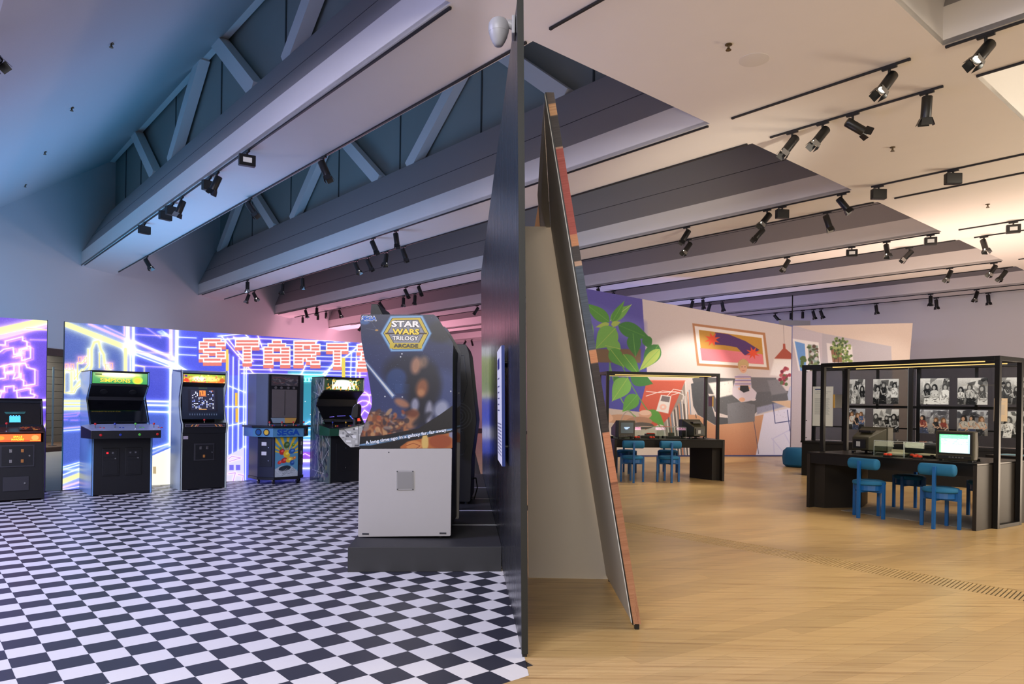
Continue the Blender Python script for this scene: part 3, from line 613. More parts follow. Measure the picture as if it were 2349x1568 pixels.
# --- the screen cut by the left edge of the frame
B1 = led_bz(108, 738)[0]; B0 = -5.2
p = led(B0, B1, ZT); p.a[:] = np.array((104, 74, 214))/255; p.noise(.02)
neon(p, [(-60, 772), (115, 732)], 20, YEL, 8); neon(p, [(-60, 790), (115, 744)], 6, LIL, 4, (236, 200, 255)); neon(p, [(60, 752), (112, 756)], 2, YEL, 2, (250, 214, 150)); neon(p, [(70, 778), (112, 779)], 2, LIL, 2, (190, 150, 255))
for q in ([(0, 790), (12, 790), (12, 781), (36, 775), (52, 771), (52, 780), (62, 782), (62, 792), (70, 795), (70, 820), (50, 826), (50, 800), (62, 795)], [(0, 806), (8, 800), (30, 796), (32, 812), (50, 808)], [(30, 818), (44, 814), (44, 800), (62, 798)], [(0, 840), (24, 834), (58, 832), (62, 842), (72, 844), (80, 846), (80, 880), (54, 884), (54, 872), (48, 868), (48, 856)],
          [(10, 838), (10, 854), (32, 850), (32, 838)], [(0, 868), (12, 866), (12, 856), (26, 852)], [(44, 836), (44, 864), (30, 868), (34, 858)], [(0, 896), (10, 896), (10, 886), (32, 884), (32, 896), (60, 890), (70, 890), (70, 902), (80, 904), (78, 910), (40, 912), (38, 896)], [(0, 912), (4, 896)]):
    neon(p, [(x+7, y+3) for x, y in q], 1.2, LIL, 1.5, (176, 110, 240), gs=.3); neon(p, q, 3, LIL, 5, (250, 238, 255))
neon(p, [(92, 918), (110, 916)], 5, LIL, 4); neon(p, [(92, 934), (110, 934)], 5, BLU, 4); neon(p, [(92, 1000), (110, 960)], 2, YEL, 3)
for k in range(9):
    x = -40-k*34; neon(p, [(x, 760), (x, 860), (x-18, 860), (x-18, 1000)], 4, (LIL, BLU, YEL)[k % 3], 5); neon(p, [(x-30, 780+k*30), (x+10, 780+k*30)], 4, (BLU, LIL)[k % 2], 4)
screen('luminous violet video wall cut by the left frame edge, stepped neon outlines', B0, B1, p, 1.12)

# ------------------------------------------------------------------ arcade machines of the back row (local: x right, y away, z up)
M_CAB = mat('cabinet_black', (20, 21, 24), .42, noise=.08, nscale=30)
M_EDGE = mat('t_molding', (16, 16, 18), .3); M_GLASS = mat('dark_glass', (8, 9, 12), .06, spec=.6); M_SIL = mat('steel_lock', (200, 200, 200), .25, metal=1)
M_DOOR = mat('coin_door', (44, 44, 48), .45); M_RED = mat('ball_red', (196, 34, 34), .3); M_BLUEB = mat('ball_blue', (40, 60, 150), .3); M_GREENB = mat('ball_green', (90, 190, 70), .3); M_YELB = mat('ball_yellow', (220, 170, 40), .3)
M_CHROME = mat('chrome', (210, 210, 210), .15, metal=1)
def cab_sides(t, w, prof, m_side, th=.02):
    for x in (0, w-th):
        MB().prism(prof, lambda u, v, x_: Vector((x_, u, v)), x, x+th).build('side_panel', m_side, t, bevel=.003)
def face(t, name, w, a, b, m, th=.02, inset=.02):   # panel between the sides from profile point a to b (y, z), facing the player
    (ya, za), (yb, zb) = a, b; d = Vector((0, yb-ya, zb-za)); n = Vector((0, d.z, -d.y)).normalized()*th
    q = [Vector((inset, ya, za)), Vector((w-inset, ya, za))]; r = [q[1]+d, q[0]+d]; f = q+r
    o = MB().hexa([v for v in f], [v+n for v in f]).build(name, m, t)
    L = d.length; return uvmap(o, lambda c: ((c.x-inset)/(w-2*inset), (c-Vector((0, ya, za))).dot(d.normalized())/L))
def back(t, w, y, z): MB().box(.019, y-.015, .01, w-.019, y, z).build('back_panel', M_CAB, t)
def joystick(t, x, y, z, m):
    s = MB().cyl((x, y, z), (x, y, z+.05), .005, n=8).build('joystick', M_CHROME, t); MB().lathe([(.004, 0), (.013, .004), (.017, .016), (.013, .028), (.003, .033)], 12, c=(x, y, z+.045)).build('ball_top', m, s, smooth=True)
def button(t, x, y, z, m, tilt=0): MB().lathe([(.016, 0), (.016, .006), (.011, .009), (.011, .013), (.003, .014)], 12, c=(x, y, z)).build('push_button', m, t, smooth=True)
def coin_door(t, x0, x1, z0, z1, y, slots, lock):
    d = MB().box(x0, y-.008, z0, x1, y, z1).build('coin_door', M_DOOR, t, bevel=.003)
    MB().box(x0+.02, y-.011, z0+.02, x1-.02, y-.007, z1-.02).build('door_plate', M_CAB, d, bevel=.002)
    for sx, sz in slots: MB().box(x0+sx-.016, y-.016, z0+sz-.022, x0+sx+.016, y-.010, z0+sz+.022).build('coin_slot', M_SIL if (sx*100) % 2 < 1 else mat('slot_amber', (170, 110, 50), .4), d, bevel=.002)
    MB().cyl((x0+lock[0], y-.01, z0+lock[1]), (x0+lock[0], y-.022, z0+lock[1]), .011, n=12).build('lock', M_SIL, d)
GRP = 'arcade machines in front of the video walls'
# 1: low machine, marquee under the controls
t = thing('arcade_machine', 'low black arcade machine at left edge with orange SPACE INVADERS sign below its controls', 'arcade machine', P(11.62, .90, 0), YA, GRP); w_ = .63
pr = [(0, 0), (0, .93), (.03, .975), (.20, 1.02), (.30, 1.36), (.34, 1.375), (.66, 1.375), (.72, 1.3), (.72, 0)]
cab_sides(t, w_, pr, M_CAB)
face(t, 'front_panel', w_, (.015, .02), (.015, .79), M_CAB)
pm = Pic(300, 60, (236, 92, 30)); pm.rect(4, 4, 296, 56, (246, 108, 36)); pm.ell(40, 30, 28, 17, (238, 150, 40)); pm.ell(262, 30, 24, 20, (250, 160, 80)); pm.rect(20, 48, 280, 54, (230, 60, 30)); pm.line([(230, 52), (296, 52)], 3, (250, 220, 60))
MQ = face(t, 'marquee', w_, (.006, .80), (.006, .905), img_mat('orange_marquee', pm, .4, estr=1.5, base=False), inset=.05)
M_LY = mat('lit_yellow', (250, 224, 60), .5, emis=(250, 224, 60), estr=1.2); M_DKR = mat('ink_dark_red', (110, 30, 20), .5)
for s_, z in (('SPACE', .870), ('INVADERS', .832)): text(s_, 'lettering', M_LY, MQ, (w_/2, -.016, z), FRONT, width=.10 if s_ == 'SPACE' else .14, height=.027, off=.0015)
face(t, 'control_panel', w_, (.0, .935), (.22, 1.0), mat('control_brown', (70, 40, 34), .4, noise=.6, nscale=14), inset=.02)
for x, m in ((.20, M_RED),): joystick(t, x, .1, .985, m)
pd = Pic(120, 30, (66, 36, 30)); 
for k in range(26): pd.ell(rng.random()*120, rng.random()*30, 3+rng.random()*6, 2+rng.random()*4, [(190, 84, 44), (216, 136, 60), (120, 50, 40)][k % 3])
plate('control_decal', [img_mat('control_print', pd, .4), M_CAB], t, (.34, .035, .957), (.24, 0, 0), (0, .14, .042), .002)
ps = Pic(160, 150, (8, 9, 14))
for r in range(3): ps.line([(46+r*2, 66+r*5), (112-r*2, 64+r*5)], 2, (50, 120, 120))
ps.rect(60, 92, 96, 132, (80, 190, 215)); 
for k in range(4): ps.rect(62+k*9, 84, 67+k*9, 92, (90, 170, 190))
face(t, 'screen_glass', w_, (.23, 1.02), (.31, 1.33), img_mat('screen_picture_a', ps, .08, estr=.9), inset=.03)
face(t, 'top_hood', w_, (.30, 1.325), (.34, 1.375), M_CAB); back(t, w_, .71, 1.3); face(t, 'deck_back', w_, (.20, .99), (.235, 1.03), M_CAB, inset=.01)
MB().box(.0, .32, 1.372, w_, .70, 1.385).build('top_panel', M_CAB, t, bevel=.003)
coin_door(t, .12, .51, .46, .76, .012, [(.12, .22), (.25, .22), (.12, .08), (.25, .08)], (.33, .15))
MB().box(.16, .002, .14, .45, .014, .33).build('lower_door', M_DOOR, t, bevel=.003); MB().cyl((.40, .005, .24), (.40, -.01, .24), .011, n=12).build('lock', M_SIL, t)
# 2: wide four player machine
t = thing('arcade_machine', 'wide black four player arcade machine with green SIMPSONS marquee and overhanging control deck', 'arcade machine', P(11.64, 2.10, 0), YA, GRP); w_ = .79
pr = [(0, 0), (0, .84), (.16, .98), (.24, 1.06), (.46, 1.36), (.42, 1.44), (.22, 1.615), (.20, 1.80), (.88, 1.80), (.93, 1.72), (.93, 0)]
M_LB = mat('side_blue', (120, 165, 215), .25, noise=.15, nscale=2)
cab_sides(t, w_, pr, M_LB)
MB().prism([(0, 0), (0, .84), (.16, .98), (.24, 1.06), (.46, 1.36), (.42, 1.44), (.22, 1.615), (.20, 1.80), (.21, 1.80), (.24, 1.62), (.48, 1.40), (.18, 1.04), (.02, .84), (.02, 0)], lambda u, v, x: Vector((x, u-.004, v)), -.003, .0).build('t_molding', M_EDGE, t)
MB().prism([(0, 0), (0, .84), (.16, .98), (.24, 1.06), (.46, 1.36), (.42, 1.44), (.22, 1.615), (.20, 1.80), (.21, 1.80), (.24, 1.62), (.48, 1.40), (.18, 1.04), (.02, .84), (.02, 0)], lambda u, v, x: Vector((x, u-.004, v)), w_, w_+.003).build('t_molding', M_EDGE, t)
face(t, 'front_panel', w_, (.01, .01), (.01, .84), M_CAB, inset=.005)
face(t, 'screen_bezel', w_, (.20, 1.06), (.45, 1.38), M_GLASS, inset=.02)
MB().prism([(0, 0), (.5, 0), (.47, .27), (.03, .27)], lambda u, v, y: Vector((.145+u, .255+v*.78-.012+y, 1.09+v*.95)), 0, .006).build('screen_tube', mat('tube_grey', (30, 31, 36), .1), t)
face(t, 'speaker_panel', w_, (.43, 1.43), (.23, 1.60), M_CAB, inset=.02); face(t, 'bezel_top', w_, (.45, 1.37), (.435, 1.44), M_CAB, inset=.01); back(t, w_, .91, 1.79); face(t, 'marquee_frame', w_, (.23, 1.59), (.21, 1.80), M_CAB, inset=.012, th=.01)
for x in (.2, .59): MB().cyl((x, .34, 1.515), (x, .328, 1.50), .05, n=16).build('speaker_grill', M_DARK, t)
pm = Pic(320, 74, (70, 160, 96)); pm.rect(0, 0, 320, 74, (110, 170, 110), col2=(60, 150, 80)); pm.ell(150, 14, 130, 26, (250, 250, 160), soft=16); pm.ell(150, 12, 95, 15, (255, 255, 235), soft=9); pm.ell(262, 48, 32, 28, (190, 220, 70), soft=3); pm.ell(262, 50, 20, 17, (250, 200, 60), soft=3); pm.rect(14, 8, 52, 18, (90, 110, 60))
MQ = face(t, 'marquee', w_, (.215, 1.625), (.205, 1.785), img_mat('green_marquee', pm, .4, estr=1.35, base=False), inset=.03)
text('SIMPSONS', 'lettering', mat('lit_orange', (240, 196, 60), .5, emis=(246, 200, 60), estr=1.0), MQ, (.325, .193, 1.672), FRONT, width=.40, height=.056, off=.0015)
text('THE', 'lettering', mat('lit_orange', ()), MQ, (.15, .193, 1.727), FRONT, width=.055, height=.022, off=.001)
MB().box(0, .20, 1.80, w_, .90, 1.815).build('top_panel', M_CAB, t, bevel=.003)
dk = [(-.125, .12), (-.06, -.24), (w_+.06, -.24), (w_+.125, .12), (w_, .24), (0, .24)]
MB().hexa([Vector((x, y, .83)) for x, y in dk], [Vector((x, y, .945+(y+.24)*.16)) for x, y in dk]).build('control_deck', M_CAB, t, bevel=.006)
MB().hexa([Vector((x*.985+.006, y*.97, .946+(y+.24)*.16)) for x, y in dk], [Vector((x*.985+.006, y*.97, .951+(y+.24)*.16)) for x, y in dk]).build('deck_overlay', mat('deck_grey_blue', (150, 160, 190), .35, noise=.25, nscale=12), t)
for x, m in ((.02, M_RED), (.27, M_BLUEB), (.54, M_GREENB), (.79, M_RED)):
    joystick(t, x, -.08, .975, m)
    for k in (0, 1): button(t, x+.07+.04*k, -.06-.01*k, .972, m)
for x, m in ((.06, M_RED), (.31, M_BLUEB), (.56, M_GREENB), (.80, M_RED)): MB().lathe([(.018, 0), (.018, -.006), (.012, -.009), (.012, -.013), (.002, -.014)], 12, c=(x, -.241, .885), axis='y').build('start_button', m, t, smooth=True)
for x in (.13, .43):
    MB().box(x, -.004, .28, x+.22, .01, .68).build('coin_door', M_DOOR if 0 else M_CAB, t, bevel=.004)
    MB().box(x+.03, -.012, .555, x+.19, -.003, .65).build('coin_plate', M_CAB, t, bevel=.002)
    for k in (0, 1): MB().box(x+.05+k*.07, -.017, .60, x+.075+k*.07, -.011, .625).build('coin_slot', mat('lit_red', (220, 30, 40), .4, emis=(255, 40, 50), estr=1.2) if x < .2 and k == 0 else M_SIL, t)
    MB().cyl((x+.165, -.003, .53), (x+.165, -.018, .53), .011, n=12).build('lock', M_SIL, t)
    MB().box(x+.02, -.010, .30, x+.20, -.003, .50).build('cash_door', M_CAB, t, bevel=.002)
# 3: slim machine with colourful marquee
t = thing('arcade_machine', 'slim black arcade machine with fiery yellow marquee and a lit dotted maze screen', 'arcade machine', P(11.64, 3.30, 0), YA, GRP); w_ = .69
pr = [(0, 0), (0, .88), (-.03, .96), (-.03, 1.02), (.05, 1.10), (.12, 1.30), (.12, 1.45), (.03, 1.66), (.02, 1.84), (.06, 1.87), (.5, 1.87), (.56, 1.80), (.56, 0)]
cab_sides(t, w_, pr, mat('side_light', (190, 205, 200), .3, noise=.15, nscale=2)); 
for x in (-.003, w_): MB().prism(pr[:10]+[(.08, 1.85), (.05, 1.67), (.15, 1.45), (.15, 1.30), (.08, 1.10), (.02, 1.02), (.02, .96), (.02, 0)], lambda u, v, q: Vector((q, u-.003, v)), x, x+.003).build('t_molding', M_EDGE, t)
face(t, 'front_panel', w_, (.008, .01), (.008, .88), M_CAB, inset=.004); face(t, 'deck_front', w_, (.0, .88), (-.026, .972), M_CAB, inset=.004); back(t, w_, .55, 1.82); face(t, 'bezel_top', w_, (.125, 1.60), (.04, 1.68), M_CAB, inset=.01); face(t, 'marquee_frame', w_, (.04, 1.66), (.035, 1.84), M_CAB, inset=.01, th=.01)
cp = face(t, 'control_panel', w_, (-.028, .97), (-.02, 1.03), M_CAB, inset=.02)
pd = Pic(300, 34, (40, 40, 50)); pd.line([(4, 4), (296, 4), (296, 30), (4, 30)], 2, (150, 140, 150), closed=True)
for x0, s in ((40, 1), (230, -1)):
    for k in range(4): pd.poly([(x0+k*14, 28), (x0+k*14+9, 28), (x0+k*14+9+s*14, 6), (x0+k*14+s*14, 6)], [(232, 150, 60), (40, 40, 50), (236, 190, 110), (196, 96, 60)][k])
plate('control_decal', [img_mat('deck_print', pd, .4), M_CAB], t, (.04, -.049, .978), (.61, 0, 0), (0, .006, .05), .002)
joystick(t, .34, .0, 1.03, M_RED)
MB().box(.02, -.02, 1.03, w_-.02, .06, 1.045).build('deck_top', M_CAB, t)
ps = Pic(240, 260, (16, 22, 34)); ps.rect(34, 24, 206, 200, (12, 12, 20)); ps.rect(50, 30, 190, 190, (30, 30, 44))
for k in range(90):
    x = 58+int(rng.random()*14)*9; y = 36+int(rng.random()*16)*9
    if not (90 < x < 140 and y < 90) and abs(x-118)+(190-y)*.6 > 26: ps.rect(x, y, x+6, y+6, (235, 240, 255) if k % 3 else (150, 170, 255))
ps.rect(100, 34, 136, 74, (226, 130, 50)); ps.rect(104, 48, 108, 74, (60, 30, 30)); ps.rect(118, 40, 122, 66, (70, 30, 30)); ps.rect(96, 76, 140, 80, (230, 120, 50)); ps.rect(96, 180, 140, 185, (236, 170, 80)); ps.rect(170, 34, 180, 40, (226, 110, 60)); ps.rect(96, 10, 146, 22, (40, 56, 44))
for k in range(12): ps.rect(40+k*14, 216, 46+k*14, 230, (60, 72, 90))
face(t, 'screen_glass', w_, (.06, 1.10), (.12, 1.62), img_mat('screen_picture_b', ps, .1, estr=1.0), inset=.03)
pm = Pic(300, 62, (250, 190, 60)); pm.rect(0, 0, 300, 62, (150, 190, 60), col2=(236, 110, 40)); pm.ell(150, 34, 110, 22, (255, 240, 130), soft=10); pm.ell(110, 34, 46, 18, (255, 255, 225), soft=8)
for k in range(60): pm.ell(rng.random()*300, rng.random()*62, 3+rng.random()*5, 3+rng.random()*5, [(240, 90, 40), (250, 200, 60), (120, 200, 60), (200, 70, 120), (255, 240, 170)][k % 5], soft=1.5, al=.6)
pm.ell(20, 44, 16, 14, (230, 70, 40)); pm.ell(278, 42, 18, 15, (200, 90, 40)); pm.rect(10, 6, 26, 20, (90, 40, 140))
face(t, 'marquee', w_, (.035, 1.675), (.03, 1.80), img_mat('fire_marquee', pm, .4, estr=1.4, base=False), inset=.03)
MB().hexa([Vector((0, .02, 1.82)), Vector((w_, .02, 1.82)), Vector((w_, .5, 1.86)), Vector((0, .5, 1.86))], [Vector((0, .03, 1.85)), Vector((w_, .03, 1.85)), Vector((w_, .5, 1.88)), Vector((0, .5, 1.88))]).build('top_cap', mat('cap_blue', (90, 110, 130), .3), t)
coin_door(t, .19, .50, .45, .72, .004, [(.1, .2), (.2, .2), (.15, .07)], (.27, .13))
MB().box(.03, -.002, .79, .10, .004, .84).build('sticker', mat('sticker_pale', (170, 160, 170), .5, noise=.5, nscale=40), t)
# 4: six sided four player machine on castors
t = thing('arcade_machine', 'grey blue hexagonal arcade machine on castors with SEGA deck and comic sunburst art', 'arcade machine', P(11.62, 4.98, 0), YA, GRP)
M_GB = mat('machine_grey_blue', (86, 96, 116), .4, noise=.05); M_NAVY = mat('navy_panel', (32, 36, 54), .4)
def plan(hw, ch, dep, y0=0, fw=.22): return [(-fw, y0), (fw, y0), (hw, y0+ch), (hw, dep), (-hw, dep), (-hw, y0+ch)]
bq = plan(.40, .24, .64); MB().hexa([Vector((x, y, .12)) for x, y in bq], [Vector((x, y, .84)) for x, y in bq]).build('base', M_NAVY, t, bevel=.004)
bq = plan(.41, .24, .64, -.01); MB().hexa([Vector((x, y, .075)) for x, y in bq], [Vector((x, y, .12)) for x, y in bq]).build('kick_board', M_CAB, t)
bq = plan(.49, .30, .66, -.07, .27); MB().hexa([Vector((x, y, .80)) for x, y in bq], [Vector((x, y, .955)) for x, y in bq]).build('control_deck', mat('deck_blue', (84, 140, 176), .4, noise=.06), t, bevel=.004)
bq = plan(.52, .30, .66, -.10, .29); MB().hexa([Vector((x, y, .955)) for x, y in bq], [Vector((x, y, .985)) for x, y in bq]).build('deck_rim', M_CAB, t, bevel=.004)
bq = plan(.42, .16, .66, .13, .29); MB().hexa([Vector((x, y, .985)) for x, y in bq], [Vector((x, y, 1.86)) for x, y in bq]).build('screen_housing', M_GB, t, bevel=.005)
MB().box(-.275, .115, 1.02, .275, .132, 1.85).build('screen_surround', M_CAB, t, bevel=.004)
MB().box(-.22, .105, 1.12, .22, .118, 1.60).build('screen_cover', mat('cover_taupe', (96, 90, 88), .5, noise=.12, nscale=6), t, bevel=.003)
MB().box(-.004, .100, 1.16, .004, .106, 1.58).build('cover_crease', mat('crease', (52, 48, 48), .6), t)
MB().hexa([Vector(v) for v in ((-.20, .09, 1.03), (0, .09, 1.03), (0, .10, 1.115), (-.235, .10, 1.115))], [Vector(v) for v in ((-.20, .114, 1.03), (0, .114, 1.03), (0, .114, 1.115), (-.235, .114, 1.115))]).build('instruction_card', mat('card_blue', (128, 148, 160), .5), t)
MB().hexa([Vector(v) for v in ((0, .09, 1.03), (.18, .09, 1.03), (.215, .10, 1.115), (0, .10, 1.115))], [Vector(v) for v in ((0, .114, 1.03), (.18, .114, 1.03), (.215, .114, 1.115), (0, .114, 1.115))]).build('instruction_card', mat('card_ochre', (190, 150, 74), .5), t)
pm = Pic(220, 80, (74, 70, 70))
for k in range(70): pm.ell(rng.random()*220, 14+rng.random()*60, 4+rng.random()*9, 2+rng.random()*6, [(120, 112, 108), (88, 66, 66), (60, 60, 70), (140, 130, 124)][k % 4], soft=2, al=.7)
pm.line([(6, 22), (70, 14), (120, 26), (150, 16)], 5, (128, 80, 80)); pm.line([(6, 48), (50, 60), (110, 50)], 4, (112, 76, 74))
plate('marquee', [img_mat('unlit_marquee', pm, .3), M_CAB], t, (-.235, .106, 1.66), (.47, 0, 0), (0, 0, .175), .005)
for x in (-.16, -.06, .06, .16): MB().cyl((x, .114, 1.63), (x, .098, 1.63), .022, n=14).build('speaker', mat('speaker_grey', (90, 86, 86), .5), t)
for x, y, m in ((-.30, .0, M_RED), (-.10, -.03, M_RED), (.10, -.03, M_RED), (.30, .0, M_RED)): joystick(t, x, y, .985, m); button(t, x+.05, y, .985, M_RED); button(t, x+.085, y+.01, .985, M_BLUEB)
pa = Pic(150, 300, (92, 150, 178))
for k in range(9):
    a0 = -2.9+k*.33; pa.poly([(75, 130), (75+260*math.cos(a0), 130+260*math.sin(a0)), (75+260*math.cos(a0+.16), 130+260*math.sin(a0+.16))], (226, 186, 50))
for cx, cy, r, c in ((75, 60, 26, (70, 100, 52)), (44, 110, 24, (196, 52, 44)), (76, 128, 30, (232, 190, 50)), (110, 108, 24, (44, 92, 160)), (60, 176, 24, (190, 50, 44)), (94, 172, 26, (236, 190, 60)), (112, 196, 20, (40, 84, 150)), (30, 190, 16, (206, 70, 60)), (126, 160, 14, (214, 130, 60)), (36, 84, 12, (84, 140, 70)), (118, 60, 14, (90, 140, 60))): pa.ell(cx, cy, r*.75, r, c, rot=rng.random()); pa.ell(cx+3, cy-4, r*.3, r*.4, tuple(min(255, v+50) for v in c), rot=1)
pa.poly([(0, 300), (0, 240), (40, 214), (110, 222), (150, 262), (150, 300)], (176, 186, 190)); pa.ell(64, 236, 40, 20, (40, 52, 60), rot=-.2)
for k in range(14): pa.line([(rng.random()*150, 230+rng.random()*66), (rng.random()*150, 236+rng.random()*60)], 1.5, (90, 100, 106) if k % 2 else (220, 224, 226))
plate('front_art', [img_mat('comic_print', pa, .35), M_SIL], t, (-.20, -.006, .125), (.40, 0, 0), (0, 0, .67), .008)
text('SEGA', 'lettering', mat('ink_blue', (24, 78, 168), .4), t, (.0, -.072, .877), FRONT, width=.40, height=.105, off=.005)
M_CP = mat('coin_panel', (26, 28, 36), .4); M_DIG = mat('card_white', (214, 214, 214), .5)
for s in (-1, 1):
    ang = math.atan2(.24, .18)*s; c = Vector((s*.31, .12, 0)); Rm = Matrix.Translation(c) @ Matrix.Rotation(ang, 4, 'Z')
    g = MB().box(-.11, -.012, .30, .11, .002, .78, M=Rm).build('coin_panel', M_CP, t, bevel=.002)
    for z in (.68, .52): MB().box(-.07, -.016, z-.03, .02, -.010, z+.03, M=Rm).build('coin_slot', M_DIG, g)
    for z in (.62, .40): MB().cyl(Rm @ Vector((.06, -.01, z)), Rm @ Vector((.06, -.02, z)), .008, n=10).build('lock', M_SIL, g)
    c = Vector((s*.38, .08, 0)); Rm = Matrix.Translation(c) @ Matrix.Rotation(math.atan2(.30, .22)*s, 4, 'Z')
    for k, col in enumerate(((30, 84, 150), (226, 186, 50)) if s < 0 else ((170, 50, 50), (150, 150, 60))):
        MB().cyl(Rm @ Vector((-.08+k*.15, .0, .878)), Rm @ Vector((-.08+k*.15, -.008, .878)), .058, n=18).build('round_decal', mat('decal_dark', (30, 40, 60), .4), t)
        MB().cyl(Rm @ Vector((-.08+k*.15, -.006, .878)), Rm @ Vector((-.08+k*.15, -.011, .878)), .042, n=14).build('decal_centre', mat('decal_%d_%d' % (s+1, k), col, .4), t)
for x, y in ((-.36, .30), (.36, .30), (-.2, .06), (.22, .06)):
    cs = MB().cyl((x-.012, y, .04), (x+.012, y, .04), .04, n=16).build('castor', M_BLACK, t); MB().box(x-.02, y-.02, .05, x+.02, y+.02, .08).build('castor_fork', M_SIL, cs)
# 5: machine with comic sides, half behind the big cabinet
t = thing('arcade_machine', 'black arcade machine with bright jungle marquee and patterned comic sides, fifth in the row', 'arcade machine', P(11.32, 5.62, 0), YA, GRP); w_ = .80
pr = [(0, 0), (0, .84), (.20, .98), (.28, 1.06), (.55, 1.33), (.50, 1.46), (.28, 1.60), (.27, 1.83), (.72, 1.83), (.76, 1.76), (.76, 0)]
pz = Pic(160, 320, (96, 110, 104))
for k in range(110): pz.ell(rng.random()*160, rng.random()*320, 4+rng.random()*14, 3+rng.random()*8, [(60, 96, 70), (130, 130, 100), (44, 60, 66), (160, 150, 130), (86, 78, 92)][k % 5], rot=rng.random()*3, soft=1.2, al=.8)
for k in range(24): pz.line([(rng.random()*160, rng.random()*320) for _ in range(3)], 2, (206, 206, 200) if k % 2 else (40, 44, 48))
M_JS = img_mat('comic_side', pz, .12, spec=.8)
for x in (0, w_-.02):
    uvmap(MB().prism(pr, lambda u, v, q: Vector((q, u, v)), x, x+.02).build('side_panel', M_JS, t), lambda c: (c.y/.8, c.z/1.85))
face(t, 'front_panel', w_, (.004, .01), (.004, .84), M_CAB, inset=.003)
ps = Pic(200, 130, (7, 7, 10)); ps.line([(38, 92), (60, 88)], 4, (130, 110, 220)); ps.line([(78, 84), (120, 82)], 4, (120, 110, 230)); ps.poly([(140, 80), (186, 78), (190, 120), (156, 128)], (60, 96, 210)); ps.poly([(152, 96), (190, 92), (190, 124), (156, 128)], (226, 70, 40))
face(t, 'screen_glass', w_, (.26, 1.05), (.54, 1.33), img_mat('screen_picture_c', ps, .06, estr=.9), inset=.02); face(t, 'speaker_panel', w_, (.51, 1.45), (.29, 1.59), M_CAB, inset=.02); face(t, 'bezel_top', w_, (.535, 1.32), (.515, 1.46), M_CAB, inset=.01); back(t, w_, .75, 1.8); face(t, 'marquee_frame', w_, (.295, 1.585), (.285, 1.83), M_CAB, inset=.01, th=.01)
pm = Pic(320, 90, (30, 50, 30))
pm.rect(60, 10, 270, 84, (236, 246, 210)); pm.ell(150, 40, 80, 34, (255, 255, 244), soft=6)
for k in range(120):
    x = rng.random()*320; y = rng.random()*90
    if abs(x-150) > 60 or y > 66: pm.ell(x, y, 3+rng.random()*7, 3+rng.random()*9, [(60, 110, 40), (120, 160, 60), (230, 170, 60), (24, 40, 24), (190, 120, 50)][k % 5], soft=1.2, al=.85)
pm.rect(0, 0, 14, 90, (40, 60, 36)); pm.rect(300, 0, 320, 90, (40, 60, 40))
face(t, 'marquee', w_, (.285, 1.61), (.275, 1.81), img_mat('jungle_marquee', pm, .4, estr=1.4, base=False), inset=.03)
MB().box(0, .27, 1.83, w_, .74, 1.845).build('top_panel', M_CAB, t, bevel=.003)
dk = [(-.12, .16), (-.08, -.14), (w_+.08, -.14), (w_+.12, .16), (w_, .30), (0, .30)]
MB().hexa([Vector((x, y, .82)) for x, y in dk], [Vector((x, y, .95+(y+.14)*.16)) for x, y in dk]).build('control_deck', mat('deck_green', (40, 84, 62), .3), t, bevel=.005)
MB().hexa([Vector((x, y-.001, .95+(y+.14)*.16)) for x, y in dk], [Vector((x, y-.001, .956+(y+.14)*.16)) for x, y in dk]).build('deck_overlay', mat('deck_black', (28, 28, 30), .3), t)
for x, m in ((.05, M_BLUEB), (.30, M_YELB), (.56, M_BLACK), (.78, M_RED)): joystick(t, x, 0, .985, m); button(t, x+.07, .02, .98, M_YELB); button(t, x+.1, .01, .98, M_RED)
for z in (.60, .26): MB().cyl((.30, .0, z), (.30, -.014, z), .011, n=10).build('lock', M_SIL, t)
MB().box(.12, -.004, .2, .68, .006, .68).build('coin_door', M_CAB, t, bevel=.003)

# ------------------------------------------------------------------ big cabinet on the plinth, seen from its decorated side
FY = 6.27
def cx(px, py): p_ = aty(px, py, FY); return (p_.x, p_.z)
t = thing('arcade_machine', 'tall arcade cabinet with white base and dark space poster side lettered STAR WARS TRILOGY ARCADE', 'arcade machine', (-.95, FY, .208), 0); o = t.location.copy(); CW = .98
def cl(px, py): x, z = cx(px, py); return (x-o.x, z-o.z)
def rnd(pts, r=.012):
    out = []
    for i in range(len(pts)):
        a, b, c = Vector(pts[i-1]), Vector(pts[i]), Vector(pts[(i+1) % len(pts)]); u = (a-b); v = (c-b); rr = min(r, u.length*.4, v.length*.4)
        p1 = b+u.normalized()*rr; p2 = b+v.normalized()*rr; out += [tuple(p1), tuple((p1+p2)/4+b/2), tuple(p2)]
    return out
base = rnd([cl(821, 1231), cl(1034, 1229), cl(1037, 1028), cl(824, 1029)])
MB().prism(base, lambda u, v, y: Vector((u, y, v)), 0, .022).build('base_side', mat('base_white', (168, 164, 157), .45, noise=.02, nscale=6), t, bevel=.003)
art = rnd([cl(824, 1028.5), cl(1037.5, 1027.5), cl(1038.5, 822), cl(1040, 788), cl(1004, 728), cl(995, 721), cl(829, 721), cl(826.5, 734), cl(829, 780), cl(835, 814), cl(844, 856), cl(853.5, 917), cl(852, 934), cl(838.5, 967), cl(826, 1000)], .006)
x0, x1 = cl(824, 1000)[0]-.01, cl(1042, 788)[0]; z0, z1 = cl(930, 1029)[1], cl(930, 718)[1]
AW, AH = 520, 740
pa = Pic(AW, AH, (30, 40, 74), T=lambda px, py: ((cl(px, py)[0]-x0)/(x1-x0)*AW, (z1-cl(px, py)[1])/(z1-z0)*AH))
